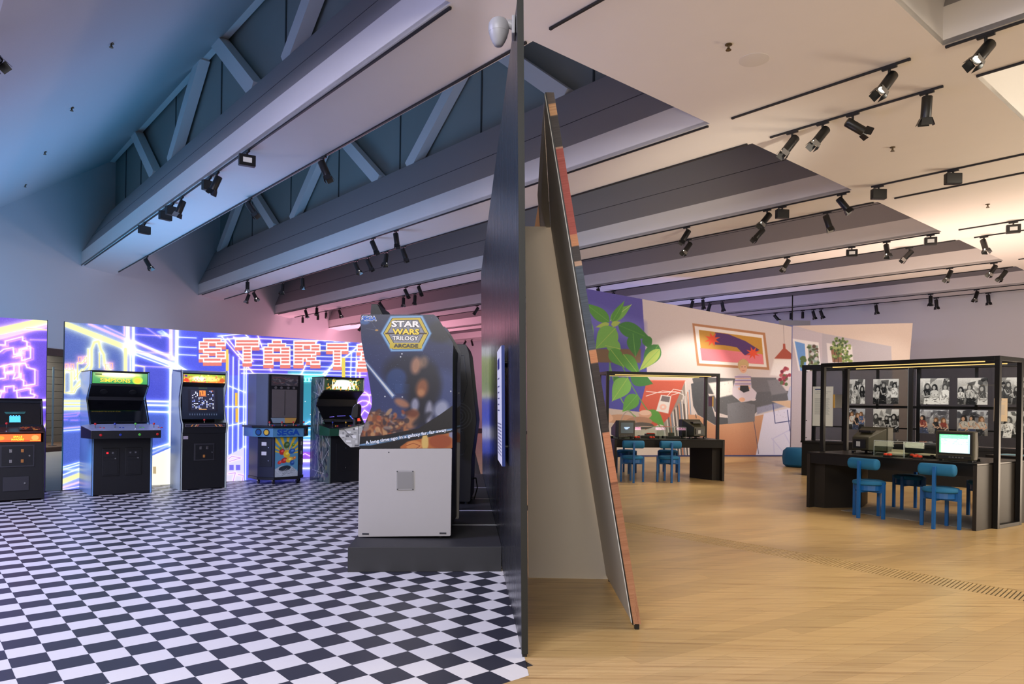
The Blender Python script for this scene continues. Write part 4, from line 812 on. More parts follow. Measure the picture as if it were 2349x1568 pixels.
pa.rect(810, 710, 1060, 790, (22, 28, 56), col2=(30, 42, 84)); pa.rect(810, 790, 1060, 960, (32, 44, 88), col2=(58, 68, 108)); pa.poly([(1000, 720), (1050, 720), (1050, 800), (990, 770)], (44, 54, 78), soft=12); pa.ell(1010, 760, 30, 24, (26, 28, 36), soft=14)
pa.ell(940, 850, 60, 40, (22, 26, 48), soft=26); pa.ell(910, 870, 24, 26, (40, 66, 112), soft=10); pa.rect(906, 880, 940, 902, (48, 74, 120)); pa.ell(1020, 900, 40, 50, (66, 80, 124), soft=26)
for k in range(260): pa.ell(815+rng.random()*230, 718+rng.random()*240, .45+.3*rng.random(), .45, (190, 200, 226), al=.5)
for x, y in ((922, 811), (919, 818), (883, 909), (923, 910), (1034, 897)): pa.ell(x, y, 1.8, 1.8, (222, 226, 220))
pa.poly([(827, 820), (836, 824), (906, 906), (900, 913)], (150, 190, 226), soft=7, al=.8); pa.poly([(830, 822), (836, 826), (904, 906), (900, 910)], (226, 232, 226), soft=2); pa.ell(864, 757, 4, 2.2, (214, 160, 70), soft=2); pa.line([(840, 753), (862, 757)], 1, (150, 150, 150)); pa.line([(852, 738), (864, 755)], 1, (130, 134, 150)); pa.ell(836, 738, 12, 6, (60, 100, 150), soft=6)
# plain abstract clouds of colour in place of the painted poster scene
pa.ell(968, 905, 36, 70, (20, 22, 36), soft=30); pa.ell(985, 880, 26, 40, (24, 26, 40), soft=24)
for x, y, rx, ry, c, so, al in ((954, 838, 12, 20, (196, 142, 104), 14, .9), (972, 830, 10, 14, (196, 152, 108), 12, .6), (968, 890, 14, 22, (176, 106, 62), 14, .85), (966, 900, 8, 8, (214, 150, 96), 9, .7), (984, 945, 9, 26, (190, 190, 198), 11, .8), (1012, 938, 16, 20, (186, 190, 200), 14, .85), (952, 928, 9, 15, (190, 192, 206), 10, .8), (922, 924, 18, 9, (206, 136, 88), 10, .8), (945, 962, 15, 24, (204, 138, 86), 12, .85), (946, 948, 14, 9, (112, 54, 34), 9, .8), (968, 960, 8, 26, (30, 32, 44), 9, .8)):
    pa.ell(x, y, rx, ry, c, rot=rng.random(), soft=so, al=al)
pa.poly([(822, 1006), (838, 972), (850, 944), (880, 948), (926, 966), (936, 990), (880, 1004), (822, 1008)], (140, 84, 54), soft=16)
for k in range(90): pa.ell(834+rng.random()*100, 944+rng.random()*58, 2+rng.random()*8, 1.5+rng.random()*5, [(196, 130, 76), (100, 56, 40), (220, 172, 112), (70, 56, 62), (180, 84, 46), (150, 140, 130), (50, 44, 52)][k % 7], rot=rng.random()*3, soft=4, al=.75)
pa.poly([(815, 1034), (815, 1002), (880, 998), (960, 982), (1010, 950), (1045, 925), (1045, 1034)], (24, 24, 26), soft=1.5)
pa.poly([(918, 1034), (918, 1024), (935, 1012), (1042, 990), (1042, 1034)], (196, 110, 50), soft=3); pa.ell(950, 1022, 18, 12, (226, 150, 80), soft=4); pa.ell(975, 1014, 8, 20, (240, 200, 110), soft=4); pa.ell(1010, 1012, 26, 16, (170, 80, 40), soft=6); pa.line([(932, 1022), (948, 1016), (964, 1022), (952, 1030)], 3, (150, 60, 36)); pa.poly([(1030, 992), (1044, 988), (1044, 1010), (1030, 1000)], (150, 150, 170), soft=4)
pa.poly([(815, 1023), (815, 1014), (1040, 976), (1040, 988)], (18, 18, 20), soft=1.5); pa.poly([(815, 1022), (815, 1021), (936, 996), (1038, 982), (1038, 986), (936, 1004), (850, 1021)], (128, 170, 205), soft=3)
cxm = 931; hexo = [(875, 764), (897, 726), (968, 725), (988, 764), (968, 803), (898, 804)]
pa.poly([(cxm+(x-cxm)*1.04, 764+(y-764)*1.05) for x, y in hexo], (110, 166, 206), soft=4); pa.poly([(cxm+(x-cxm)*1.0, 764+(y-764)*1.0) for x, y in hexo], (150, 196, 222), soft=1.5)
sc = lambda f: [(cxm+(x-cxm)*f, 764+(y-764)*f) for x, y in hexo]
pa.poly(sc(.93), (70, 66, 50)); pa.poly(sc(.90), (232, 200, 40), col2=(236, 214, 90)); pa.poly([(cxm+(x-cxm)*.76, 762+(y-764)*.74) for x, y in hexo], (64, 60, 56)); pa.poly([(cxm+(x-cxm)*.73, 762+(y-764)*.71) for x, y in hexo], (158, 160, 166)); pa.poly([(884, 763), (979, 763), (979, 766), (884, 766)], (70, 50, 30)); pa.rect(894, 786, 968, 799, (232, 206, 70), col2=(226, 196, 40))
pa.a *= .82; pa.noise(.008)
MA = img_mat('space_print', pa, .32)
uvmap(MB().prism(art, lambda u, v, y: Vector((u, y, v)), 0, .022).build('decorated_side', MA, t), lambda c: ((c.x-x0)/(x1-x0), (c.z-z0)/(z1-z0)))
sx = (x1-x0)/(1042-824); M_LET = mat('letter_silver', (236, 232, 214), .4); M_LETD = mat('letter_dark', (70, 66, 52), .4); M_LETY = mat('letter_gold', (236, 206, 60), .4); M_LETB = mat('letter_blue', (40, 92, 168), .4)
def lab(s, px, py, wpx, hpx, m, off=.012, back=None, rot=0, ext=.001):
    x, z = cl(px, py)
    if back is not None: text(s, 'lettering', back, t, (x, -.0012, z), (math.pi/2, rot, 0), width=wpx*sx+.010, height=hpx*sx+.008, off=off+.005)
    text(s, 'lettering', m, t, (x, -.0030, z), (math.pi/2, rot, 0), width=wpx*sx, height=hpx*sx, off=off)
lab('STAR', 931, 743, 66, 15, M_LET, .004, M_LETD); lab('WARS', 931, 760.5, 62, 13.5, M_LETY, .004, M_LETD); lab('TRILOGY', 930, 775.5, 60, 10, M_LET, .003, M_LETD); lab('ARCADE', 931, 792.5, 56, 8.5, M_LETD, .004)
lab('SEGA', 847, 730, 33, 10, M_LETB, .005, M_LET)
lab('A long time ago in a galaxy far, far away....', 936, 1000.5, 198, 10, mat('letter_pale', (222, 230, 236), .4), .002, M_LETD, rot=-.175)
# body behind the decorated side
inn = [cl(829, 1224), cl(1028, 1222), cl(1030, 822), cl(1032, 792), cl(1000, 735), cl(836, 732), cl(838, 780), cl(852, 856), cl(861, 917), cl(846, 967), cl(834, 1000)]
MB().prism(inn, lambda u, v, y: Vector((u, y, v)), .022, CW-.022).build('body', M_CAB, t)
MB().prism(base, lambda u, v, y: Vector((u, y, v)), CW-.022, CW).build('base_side', mat('base_white', ()), t)
uvmap(MB().prism(art, lambda u, v, y: Vector((u, y, v)), CW-.022, CW).build('decorated_side', MA, t), lambda c: ((c.x-x0)/(x1-x0), (c.z-z0)/(z1-z0)))
q = [cl(909, 1078), cl(949, 1078.5), cl(949.5, 1123), cl(909.5, 1123.5)]
hp = MB().prism(rnd(q, .008), lambda u, v, y: Vector((u, y, v)), -.006, .001).build('hatch_plate', mat('hatch_frame', (150, 148, 142), .4), t, bevel=.002)
MB().prism([cl(911.5, 1082), cl(946.5, 1082), cl(947, 1119.5), cl(912, 1120)], lambda u, v, y: Vector((u, y, v)), -.008, -.005).build('hatch_cover', mat('hatch_grey', (128, 126, 120), .45), hp)
for px, py in ((911.5, 1080.5), (947, 1080.5), (912, 1121.5), (947, 1121.5)):
    x, z = cl(px, py); MB().cyl((x, -.006, z), (x, -.010, z), .005, n=8).build('screw', M_DOOR, hp)
for px, py in ((838.5, 1224), (1016, 1222.5)):
    x, z = cl(px, py); MB().box(x-.03, -.003, z-.008, x+.03, .002, z+.008).build('foot_slot', M_DOOR, t, bevel=.003)
x, z = cl(892, 1037); MB().cyl((x, -.002, z), (x, .001, z), .006, n=8).build('scuff', M_DOOR, t)
for x, y in ((-.33, .1), (.33, .1), (-.33, CW-.1), (.33, CW-.1)): MB().cyl((x, y, 0), (x, y, .045), .03, n=12).build('foot', M_BLACK, t)
q = [cl(840, 722), cl(842.5, 690), cl(857.5, 690), cl(874, 722)]
MB().prism(q, lambda u, v, y: Vector((u, y, v)), .18, CW-.18).build('marquee_hood', M_SATIN, t, bevel=.004)
# control pod sticking out to the left
pg = Pic(200, 160, (150, 150, 142))
for k in range(60):
    x, y = rng.random()*200, rng.random()*160; pg.rect(x, y, x+6+rng.random()*22, y+4+rng.random()*12, [(112, 112, 108), (176, 176, 168), (70, 70, 70), (196, 196, 190)][k % 4])
pg.line([(10, 30), (190, 8)], 3, (60, 60, 60)); pg.line([(100, 10), (100, 150)], 3, (70, 70, 70)); pg.line([(20, 60), (70, 110)], 3, (60, 60, 60))
for k in range(7): pg.line([(112, 110+k*6), (190, 110+k*6)], 2, (60, 60, 60))
PY = 6.62; pq = [(780, 985), (832, 974), (862, 962), (862, 1022), (806, 1025), (794, 1016), (779, 998)]
ql = [aty(x, y, PY)-o for x, y in pq]; ql = [(v.x, v.z) for v in ql]
pod = MB().prism(ql, lambda u, v, y: Vector((u, y, v)), .32, .68).build('control_pod', img_mat('pod_print', pg, .5), t)
ux0 = min(v[0] for v in ql); uz0 = min(v[1] for v in ql); uvmap(pod, lambda c: ((c.x-ux0)/.36, (c.z-uz0)/.28))
MB().hexa([Vector((u, y, v+.002)) for u, v, y in ((ql[0][0], ql[0][1], .31), (ql[0][0], ql[0][1], .69), (ql[1][0], ql[1][1], .69), (ql[1][0], ql[1][1], .31))], [Vector((u, y, v+.012)) for u, v, y in ((ql[0][0], ql[0][1], .31), (ql[0][0], ql[0][1], .69), (ql[1][0], ql[1][1], .69), (ql[1][0], ql[1][1], .31))]).build('pod_top', M_CAB, t)
yk = [aty(x, y, PY+.1)-o for x, y in ((812, 980), (810, 945), (818, 928), (808, 962), (816, 922))]
MB().cyl((yk[0].x, .5, yk[0].z), (yk[0].x, .5, yk[0].z+.09), .02, n=12).build('flight_stick', M_BLACK, t)
sq = [aty(x, y, PY+.1)-o for x, y in ((805, 958), (809, 932), (818, 924), (824, 930), (822, 960))]
MB().prism(rnd([(v.x, v.z) for v in sq], .02), lambda u, v, y: Vector((u, y, v)), .44, .56).build('grip', M_SATIN, t, bevel=.008)
# dark cabinet behind, with a ring emblem
QY = 8.45
t = thing('arcade_machine', 'black angular cabinet with etched ring emblem behind the poster cabinet, beside the divider', 'arcade machine', (-.75, QY, .208), 0); o2 = t.location.copy()
def c2(px, py): v = aty(px, py, QY)-o2; return (v.x, v.z)
q = [(c2(985, 1158)[0], .03), (c2(1079, 1156)[0], .03), c2(1082, 1050), c2(1093.5, 966), c2(1076, 807), c2(1069, 789), c2(1000, 789), c2(985, 830)]
MB().prism(rnd(q, .02), lambda u, v, y: Vector((u, y, v)), 0, .8).build('body', M_CAB, t, bevel=.004)
M_ET = mat('etch_grey', (66, 70, 72), .4)
cx0, cz0 = c2(1052, 954)
for r in (.05, .085, .12, .155): 
    m = MB(); n = 28
    for k in range(n):
        a, b = 2*math.pi*k/n, 2*math.pi*(k+1)/n
        m.hexa([Vector((cx0+rr*math.cos(g), -.003, cz0+rr*math.sin(g))) for rr, g in ((r-.006, a), (r+.006, a), (r+.006, b), (r-.006, b))], [Vector((cx0+rr*math.cos(g), .002, cz0+rr*math.sin(g))) for rr, g in ((r-.006, a), (r+.006, a), (r+.006, b), (r-.006, b))])
    m.build('etched_ring', M_ET, t)
for seg in ([(1046, 815), (1064, 815), (1072, 880), (1062, 920), (1048, 925)], [(1048, 985), (1062, 990), (1070, 1020), (1062, 1042), (1046, 1045)]):
    m = MB(); m.tube([Vector((c2(*s)[0], -.001, c2(*s)[1])) for s in seg], .004, 5); m.build('etched_line', M_ET, t)
q = [c2(1043, 842), c2(1052, 842), c2(1055, 1040), c2(1046, 1040)]; MB().prism(q, lambda u, v, y: Vector((u, y, v)), -.16, -.06).build('grey_post', mat('post_grey', (120, 120, 120), .5), t)
q = [c2(1036, 1182), c2(1044, 1172), c2(1049, 1040), c2(1040, 1040)]; MB().prism(q, lambda u, v, y: Vector((u, y, v+.02)), -.5, -.44).build('red_panel', mat('red_panel', (170, 48, 36), .4), t)
for x in (c2(1000, 1158)[0], c2(1070, 1158)[0]):
    for y in (.08, .7): MB().cyl((x, y, 0), (x, y, .03), .03, n=10).build('foot', M_BLACK, t)
q = c2(1081, 1105); MB().tube([Vector((q[0]-.02, .3, q[1])), Vector((q[0]+.04, .3, q[1]+.02)), Vector((q[0]+.06, .3, q[1]-.1)), Vector((q[0]+.02, .3, .02))], .008, 6).build('cable', M_BLACK, t)

# ------------------------------------------------------------------ things glimpsed in the recess
v = W(2.95, .12, 1.05); t = thing('lounge_chair', 'white shell chair on crossed chrome legs glimpsed in the gap between the video walls', 'chair', v, 0)
for nm, a in (('seat', 0),):
    MB().box(-.42, -.3, .55, .42, .3, .60).build('seat', mat('shell_white', (205, 205, 198), .5), t, bevel=.02)
    MB().box(-.42, .24, .58, .42, .30, 1.15).build('backrest', mat('shell_white', ()), t, bevel=.02)
for (x0_, y0_), (x1_, y1_) in (((-.36, -.26), (.36, -.26)), ((.36, -.26), (-.36, -.26)), ((-.36, .26), (.36, .26)), ((.36, .26), (-.36, .26))): MB().cyl((x0_, y0_, 0), (x1_*.4, y1_, .56), .014, n=8).build('leg', M_CHROME, t)
v = W(3.32, .12, .35); t = thing('glass_pole', 'thin pale pole standing in the gap beside the long video wall', 'pole', v); MB().cyl((0, 0, 0), (0, 0, 2.1), .025, n=10).build('pole', mat('pole_green', (130, 150, 150), .3), t); MB().cyl((0, 0, 0), (0, 0, .02), .1, n=14).build('base', M_CHROME, t)
v = W(3.3, .12, 1.35); t = thing('speaker', 'small black box speaker on a stand in the gap between the video walls', 'speaker', v)
MB().box(-.14, -.12, 1.25, .14, .12, 1.75).build('cabinet', M_SATIN, t, bevel=.01); MB().cyl((0, 0, .02), (0, 0, 1.25), .02, n=8).build('stand', M_BLACK, t); MB().cyl((0, 0, 0), (0, 0, .02), .16, n=14).build('base', M_BLACK, t)

light('recess_fill', 'AREA', W(3.4, 2.85, .9), 90, NEUT, W(3.4, 0, 1.0), 1.2, .8)  # fill light added to brighten the recess

# guessed screen behind the two cabinets, added for the bright reflection in the divider
pz = Pic(200, 200, (70, 90, 220)); pz.rect(0, 0, 200, 18, (235, 240, 255)); pz.rect(0, 18, 200, 90, (190, 205, 130), col2=(150, 180, 110)); pz.rect(0, 86, 200, 96, (240, 240, 190)); pz.rect(0, 120, 200, 150, (60, 90, 230)); pz.rect(0, 150, 200, 172, (220, 220, 255)); pz.rect(60, 26, 120, 84, (90, 110, 70)); pz.noise(.03)
t = thing('video_wall', 'guessed far screen, hidden itself, added for the blurred reflection in the black divider', 'screen', (-4.4, 19.2, 0))
plate('screen_panel', [img_mat('far_picture', pz, .4, estr=1.3, base=False), M_FR], t, (0, 0, .01), (2.85, .4, 0), (0, 0, 2.95), .07)
# ------------------------------------------------------------------ mural wall: two printed panels meeting at an angle
M0, M1, M2 = Vector((-1.2, 18.75, 0)), Vector((8.2, 20.95, 0)), Vector((11.1, 19.9, 0))
mu = (M1-M0).normalized(); mn = Vector((mu.y, -mu.x, 0)); ML = (M1-M0).length
def mz(px, py): v = atplane(px, py, (mn.x, mn.y), mn.dot(M0)); return ((v-M0).dot(mu), v.z)
zl = mz(1340, 661); zr = mz(1811, 748); slope = (zr[1]-zl[1])/(zr[0]-zl[0]); zt = lambda s: zl[1]+slope*(s-zl[0]); S0 = 3.2; MZ = zt(S0)
R = 95
p = Pic(int((ML-S0)*R), int(MZ*R), (214, 204, 200), T=lambda x, y: ((mz(x, y)[0]-S0)*R, (MZ-mz(x, y)[1])*R))
p.poly([(1300, 640), (1473, 684), (1490, 945), (1300, 945)], (96, 90, 172), col2=(72, 74, 160)); p.poly([(1330, 690), (1476, 742), (1478, 790), (1330, 760)], (110, 108, 190), soft=14)
p.poly([(1300, 925), (1475, 945), (1485, 975), (1520, 1050), (1300, 1050)], (196, 182, 170)); p.poly([(1300, 980), (1520, 985), (1560, 1050), (1300, 1050)], (214, 204, 192), soft=4)
p.poly([(1484, 872), (1572, 872), (1536, 965), (1480, 985), (1466, 940)], (206, 96, 74), col2=(196, 86, 66)); p.poly([(1572, 874), (1578, 960), (1590, 1047), (1545, 1047), (1520, 972), (1536, 955)], (150, 140, 132))
for k in range(16): p.line([(1530+k*3.4, 962-k*4.5), (1540+k*3.4, 1047)], 2.4, [(232, 228, 224), (84, 86, 92), (214, 130, 90), (120, 140, 166), (240, 236, 232), (60, 58, 60)][k % 6])
p.line([(1572, 872), (1580, 1047)], 3, (232, 226, 220)); p.line([(1484, 872), (1572, 873)], 2, (230, 130, 110))
p.poly([(1578, 950), (1600, 951), (1640, 975), (1752, 950), (1734, 1047), (1590, 1047)], (206, 158, 122), col2=(184, 124, 92))
for k in range(7): p.line([(1600+k*22, 985+(k % 2)*30), (1622+k*20, 1047)], 1, (190, 136, 104))
p.poly([(1752, 948), (1880, 920), (1880, 1050), (1733, 1047)], (222, 222, 240));  # bluish white of the cool light painted into this corner
for a, b in (((1770, 1005), (1800, 1040)), ((1800, 995), (1824, 1040)), ((1774, 1005), (1812, 985)), ((1776, 1040), (1774, 1006))): p.line([a, b], 3, (206, 206, 234))
# framed picture inside the print
def q4(c, f): x = sum(a for a, _ in c)/4; y = sum(b for _, b in c)/4; return [(x+(a-x)*f, y+(b-y)*f) for a, b in c]
fr = [(1588, 741), (1755, 763), (1765, 848), (1599, 838)]
p.poly(fr, (182, 130, 92)); p.poly([(1593, 747), (1750, 768), (1759, 842), (1604, 833)], (236, 230, 224)); pi_ = [(1603, 756), (1747, 775), (1752, 835), (1610, 826)]
p.poly(pi_, (196, 146, 60)); p.poly([(1606, 798), (1660, 802), (1749, 812), (1752, 835), (1610, 826)], (232, 128, 140))
p.poly([(1640, 762), (1670, 766), (1710, 782), (1742, 802), (1720, 814), (1708, 814), (1690, 796), (1660, 791), (1640, 790)], (84, 50, 110))
for cxs, cys, r in ((1634, 778), (1727, 809)) and (((1634, 778, 19)), ((1727, 809, 17))): p.poly([(cxs+(r if k % 2 == 0 else r*.42)*math.cos(k*math.pi/8-.3), cys+.9*(r if k % 2 == 0 else r*.42)*math.sin(k*math.pi/8-.3)) for k in range(16)], (232, 84, 52))
# sofa
SG = (96, 98, 102)
p.poly([(1588, 868), (1600, 864), (1690, 868), (1690, 908), (1596, 900)], (84, 86, 90)); p.poly([(1690, 864), (1780, 866), (1790, 900), (1690, 906)], (110, 110, 114)); p.poly([(1585, 880), (1612, 872), (1626, 906), (1640, 955), (1730, 965), (1730, 966), (1640, 974), (1600, 950), (1590, 930)], (78, 82, 88))
p.poly([(1626, 908), (1700, 900), (1812, 896), (1812, 915), (1735, 945), (1730, 950), (1668, 952), (1640, 944)], SG); p.poly([(1668, 926), (1700, 920), (1732, 928), (1731, 966), (1670, 972)], (120, 122, 128)); p.poly([(1760, 872), (1784, 870), (1806, 900), (1770, 906)], (128, 128, 132), soft=2); p.poly([(1736, 934), (1805, 918), (1806, 930), (1736, 950)], (150, 154, 176), soft=2)
p.poly([(1625, 878), (1681, 872), (1684, 904), (1642, 913)], (236, 232, 226), soft=2); p.line([(1596, 950), (1597, 958)], 2, (60, 60, 66)); p.line([(1729, 966), (1732, 985), (1740, 1040)], 1.6, (70, 70, 100))
for k in range(300): p.ell(1592+rng.random()*215, 872+rng.random()*85, .8, .8, (150, 150, 154) if k % 2 else (70, 72, 76), al=.25)
# child sitting cross-legged on the sofa (part of the print)
SK = (226, 176, 146)
p.ell(1705, 835, 12.5, 12, (190, 160, 112)); p.ell(1705, 844, 8.5, 11, SK); p.poly([(1693, 842), (1695, 828), (1705, 822), (1715, 828), (1718, 842), (1714, 838), (1708, 837), (1700, 838), (1696, 848)], (204, 174, 124)); p.line([(1703, 849), (1708, 849)], 1.2, (190, 90, 80)); p.ell(1702, 841, .9, .9, (60, 50, 50)); p.ell(1709, 841, .9, .9, (60, 50, 50))
p.poly([(1688, 862), (1699, 857), (1713, 857), (1722, 864), (1724, 888), (1717, 892), (1690, 892), (1682, 888)], (206, 198, 214))
for y in (864, 872, 880): p.line([(1686, y), (1722, y)], 2.5, (140, 116, 160)); p.line([(1686, y+3.5), (1722, y+3.5)], 1.3, (216, 160, 120))
p.poly([(1680, 888), (1694, 890), (1722, 886), (1736, 900), (1732, 916), (1716, 920), (1700, 922), (1680, 906)], (216, 206, 216)); p.ell(1702, 916, 7, 5, SK); p.ell(1728, 916, 6, 3, (220, 210, 214)); p.ell(1697, 891, 4, 3, SK); p.ell(1717, 889, 4, 3, SK); p.poly([(1698, 884), (1716, 884), (1719, 896), (1706, 900), (1697, 894)], (40, 42, 48))
# pendant lamp, vase with flowers, side table
p.line([(1797, 744), (1799, 790)], 1.2, (140, 130, 130)); p.poly([(1796, 788), (1801, 788), (1802, 799), (1831, 824), (1776, 822), (1796, 799)], (172, 84, 68)); p.poly([(1776, 823), (1832, 825), (1848, 870), (1766, 860)], (240, 236, 230), soft=3)
for k in range(26): a = rng.random()*6.3; r = rng.random(); p.ell(1799+12*r*math.cos(a)+(rng.random()-.5)*6, 862+20*r*math.sin(a), 4, 4, [(160, 60, 76), (130, 40, 60), (186, 92, 96), (90, 110, 70)][k % 4], soft=1.2)
p.poly([(1811, 886), (1820, 886), (1823, 905), (1822, 927), (1810, 927), (1806, 905)], (176, 186, 204)); p.line([(1814, 888), (1813, 926)], 1.5, (226, 230, 238)); p.line([(1818, 888), (1819, 926)], 1.5, (140, 150, 176))
p.poly([(1770, 920), (1860, 916), (1880, 930), (1816, 937)], (214, 184, 150)); 
for q in ([(1773, 925), (1778, 970), (1831, 962), (1826, 936)], [(1806, 940), (1812, 988), (1870, 978)]): p.line(q, 2.2, (52, 64, 120))
p.poly([(1820, 776), (1855, 780), (1860, 850), (1832, 840)], (238, 236, 234)); p.poly([(1824, 782), (1840, 784), (1846, 838), (1834, 836)], (110, 160, 214))
# plant
G1, G2, G3, YG = (88, 154, 64), (62, 128, 60), (118, 178, 82), (170, 196, 92)
p.line(p.curve((1480, 970), (1400, 930), (1394, 780)), 3, (120, 170, 90)); p.line(p.curve((1396, 810), (1412, 760), (1404, 730)), 3, (150, 190, 100)); p.line(p.curve((1414, 800), (1440, 890), (1520, 985)), 3, (96, 150, 80)); p.line([(1400, 800), (1398, 870)], 4, (96, 150, 110))
p.poly([(1330, 800), (1470, 800), (1470, 832), (1330, 830)], (120, 96, 70), soft=2)
for a, b, w_, c, v in (((1398, 738), (1340, 694), .22, G1, G3), ((1400, 735), (1449, 698), .22, G3, (200, 220, 150)), ((1404, 738), (1432, 690), .18, G1, G3), ((1398, 742), (1366, 750), .2, YG, None), ((1402, 745), (1424, 738), .3, YG, None), ((1418, 745), (1492, 776), .24, G2, G1), ((1412, 752), (1366, 800), .42, G3, YG), ((1424, 800), (1388, 792), .5, G3, YG), ((1452, 765), (1458, 818), .34, G2, G3), ((1480, 770), (1492, 800), .4, G2, None), ((1510, 790), (1476, 846), .32, G2, G3), ((1514, 800), (1466, 850), .2, YG, G3), ((1400, 800), (1432, 842), .34, G1, YG), ((1430, 812), (1468, 862), .26, G1, YG),
                       ((1410, 862), (1424, 888), .3, G2, None), ((1440, 866), (1404, 920), .36, G3, YG), ((1446, 862), (1498, 880), .34, G2, None), ((1462, 905), (1428, 944), .36, G1, G3), ((1488, 940), (1524, 976), .28, G1, None), ((1330, 790), (1372, 828), .3, YG, None), ((1340, 735), (1362, 770), .3, G3, None)): p.leaf(a, b, w_, c, v)
# music player with white cord on the red shelf, pots below
p.poly([(1516, 905), (1540, 908), (1533, 948), (1505, 942)], (232, 228, 224), soft=1); p.poly([(1519, 907), (1537, 910), (1535, 922), (1515, 919)], (120, 112, 114)); p.ell(1521, 933, 8, 7, (240, 196, 180)); p.ell(1521, 933, 3, 2.6, (236, 232, 228))
for q in ([(1482, 897), (1510, 900), (1550, 898), (1568, 905), (1564, 925)], [(1482, 908), (1520, 896), (1560, 900), (1540, 906)], [(1530, 908), (1545, 892), (1566, 896), (1569, 925)]): p.line(q, 1.8, (240, 236, 232))
p.ell(1420, 960, 40, 10, (190, 150, 120)); p.ell(1480, 950, 15, 10, (206, 160, 132)); p.ell(1480, 946, 14, 6, (224, 190, 166)); p.ell(1466, 966, 30, 11, (170, 130, 104)); p.ell(1470, 976, 30, 8, (90, 84, 80)); p.line(p.curve((1424, 965), (1440, 920), (1460, 968)), 2, (150, 140, 134)); p.ell(1385, 955, 22, 12, (216, 176, 146), rot=.3)
p.noise(.006)
MT = img_mat('living_room_print', p, .6)
mw = thing('mural_wall', 'large printed mural wall showing a plant, a sofa with a seated child and a framed star picture', 'mural', M0+mu*S0); o = mw.location.copy()
A0, A1 = M0+mu*S0, M1; nrm = -mn*-1
q = [A0+Vector((0, 0, .035)), A1+Vector((0, 0, .035)), A1+Vector((0, 0, zt(ML))), A0+Vector((0, 0, zt(S0)))]
m = MB(); m.add([v-o for v in q], [(0, 1, 2, 3)], 0); bkv = [v-o-mn*.12 for v in q]; m.add([v-o for v in q]+bkv, [(7, 6, 5, 4), (0, 4, 5, 1), (1, 5, 6, 2), (2, 6, 7, 3), (3, 7, 4, 0)], 1)
M_BACKW = mat('mural_back', (190, 186, 182), .7)
uvmap(m.build('mural_print', [MT, M_BACKW], mw, recalc=False), lambda c: ((c+o-A0).dot(mu)/(ML-S0), c.z/MZ))
MB().hexa([A0-o+mn*.004, A1-o+mn*.004, A1-o-mn*.1, A0-o-mn*.1], [v+Vector((0, 0, .04)) for v in (A0-o+mn*.004, A1-o+mn*.004, A1-o-mn*.1, A0-o-mn*.1)]).build('mural_base', mat('base_blue', (56, 62, 110), .5), mw)
# second panel
nu = (M2-M1).normalized(); nn = Vector((nu.y, -nu.x, 0)); NL = (M2-M1).length
def nz(px, py): v = atplane(px, py, (nn.x, nn.y), nn.dot(M1)); return ((v-M1).dot(nu), v.z)
NZ = 3.84
p = Pic(int(NL*R), int(NZ*R), (196, 188, 192), T=lambda x, y: (nz(x, y)[0]*R, (NZ-nz(x, y)[1])*R))
p.poly([(1790, 738), (2100, 738), (2100, 1060), (2050, 1060), (2044, 794), (1886, 764)], (216, 200, 186)); p.poly([(1810, 755), (1886, 764), (1890, 1060), (1800, 1060)], (198, 190, 196)); p.poly([(1886, 764), (2044, 794), (2056, 1060), (1888, 1060)], (184, 180, 186))
p.poly([(1818, 776), (1878, 785), (1884, 850), (1832, 850)], (240, 238, 236)); p.poly([(1823, 782), (1846, 788), (1850, 850), (1836, 850)], (110, 160, 220)); p.poly([(1853, 789), (1876, 792), (1880, 850), (1858, 850)], (140, 160, 150))
for k in range(40): p.ell(1855+rng.random()*22, 792+rng.random()*56, 2+rng.random()*3, 2+rng.random()*3, [(70, 90, 60), (206, 206, 206), (90, 70, 60), (120, 140, 90)][k % 4], soft=1)
for k in range(12): p.ell(1838+rng.random()*9, 820+rng.random()*22, 4, 4, (84, 110, 60), soft=1)
p.poly([(1896, 786), (1955, 794), (1958, 840), (1900, 838)], (226, 222, 220)); p.poly([(1906, 800), (1930, 800), (1932, 830), (1910, 830)], (140, 100, 76)); 
for x in (1914, 1922): p.line([(x, 800), (x+1, 830)], 2, (80, 60, 50))
for k in range(90): a = rng.random()*6.3; r = rng.random()**.5; p.ell(1928+22*r*math.cos(a), 795+22*r*math.sin(a)+(8 if k % 3 == 0 else 0), 3, 2.6, [(84, 110, 56), (120, 146, 76), (60, 84, 44), (160, 176, 110)][k % 4], rot=a, soft=1)
for k in range(26): p.ell(1934+rng.random()*20, 815+rng.random()*35, 3.4, 3, [(110, 140, 70), (140, 160, 90), (70, 96, 50)][k % 3], soft=1)
p.noise(.006)
t = thing('mural_wall', 'second smaller printed mural panel with pale ceiling corner and hanging plant, behind the display case', 'mural', M1)
n0, n1 = Vector((.03, 0, .035)), M2-M1+Vector((0, 0, .035)); q = [n0, n1, M2-M1+Vector((-.07, .03, 2.86)) if 0 else n1+Vector((0, 0, 2.8)), M2-M1+Vector((.06, -.02, NZ)), n0+Vector((0, 0, NZ-.035))]
m = MB(); m.add(q, [(0, 1, 2, 3, 4)], 0); m.add(q+[v-nn*.1 for v in q], [(9, 8, 7, 6, 5)]+[(i, 5+i, 5+(i+1) % 5, (i+1) % 5) for i in range(5)], 1)
uvmap(m.build('mural_print', [img_mat('window_print', p, .6), M_BACKW], t, recalc=False), lambda c: (c.dot(nu)/NL, c.z/NZ))

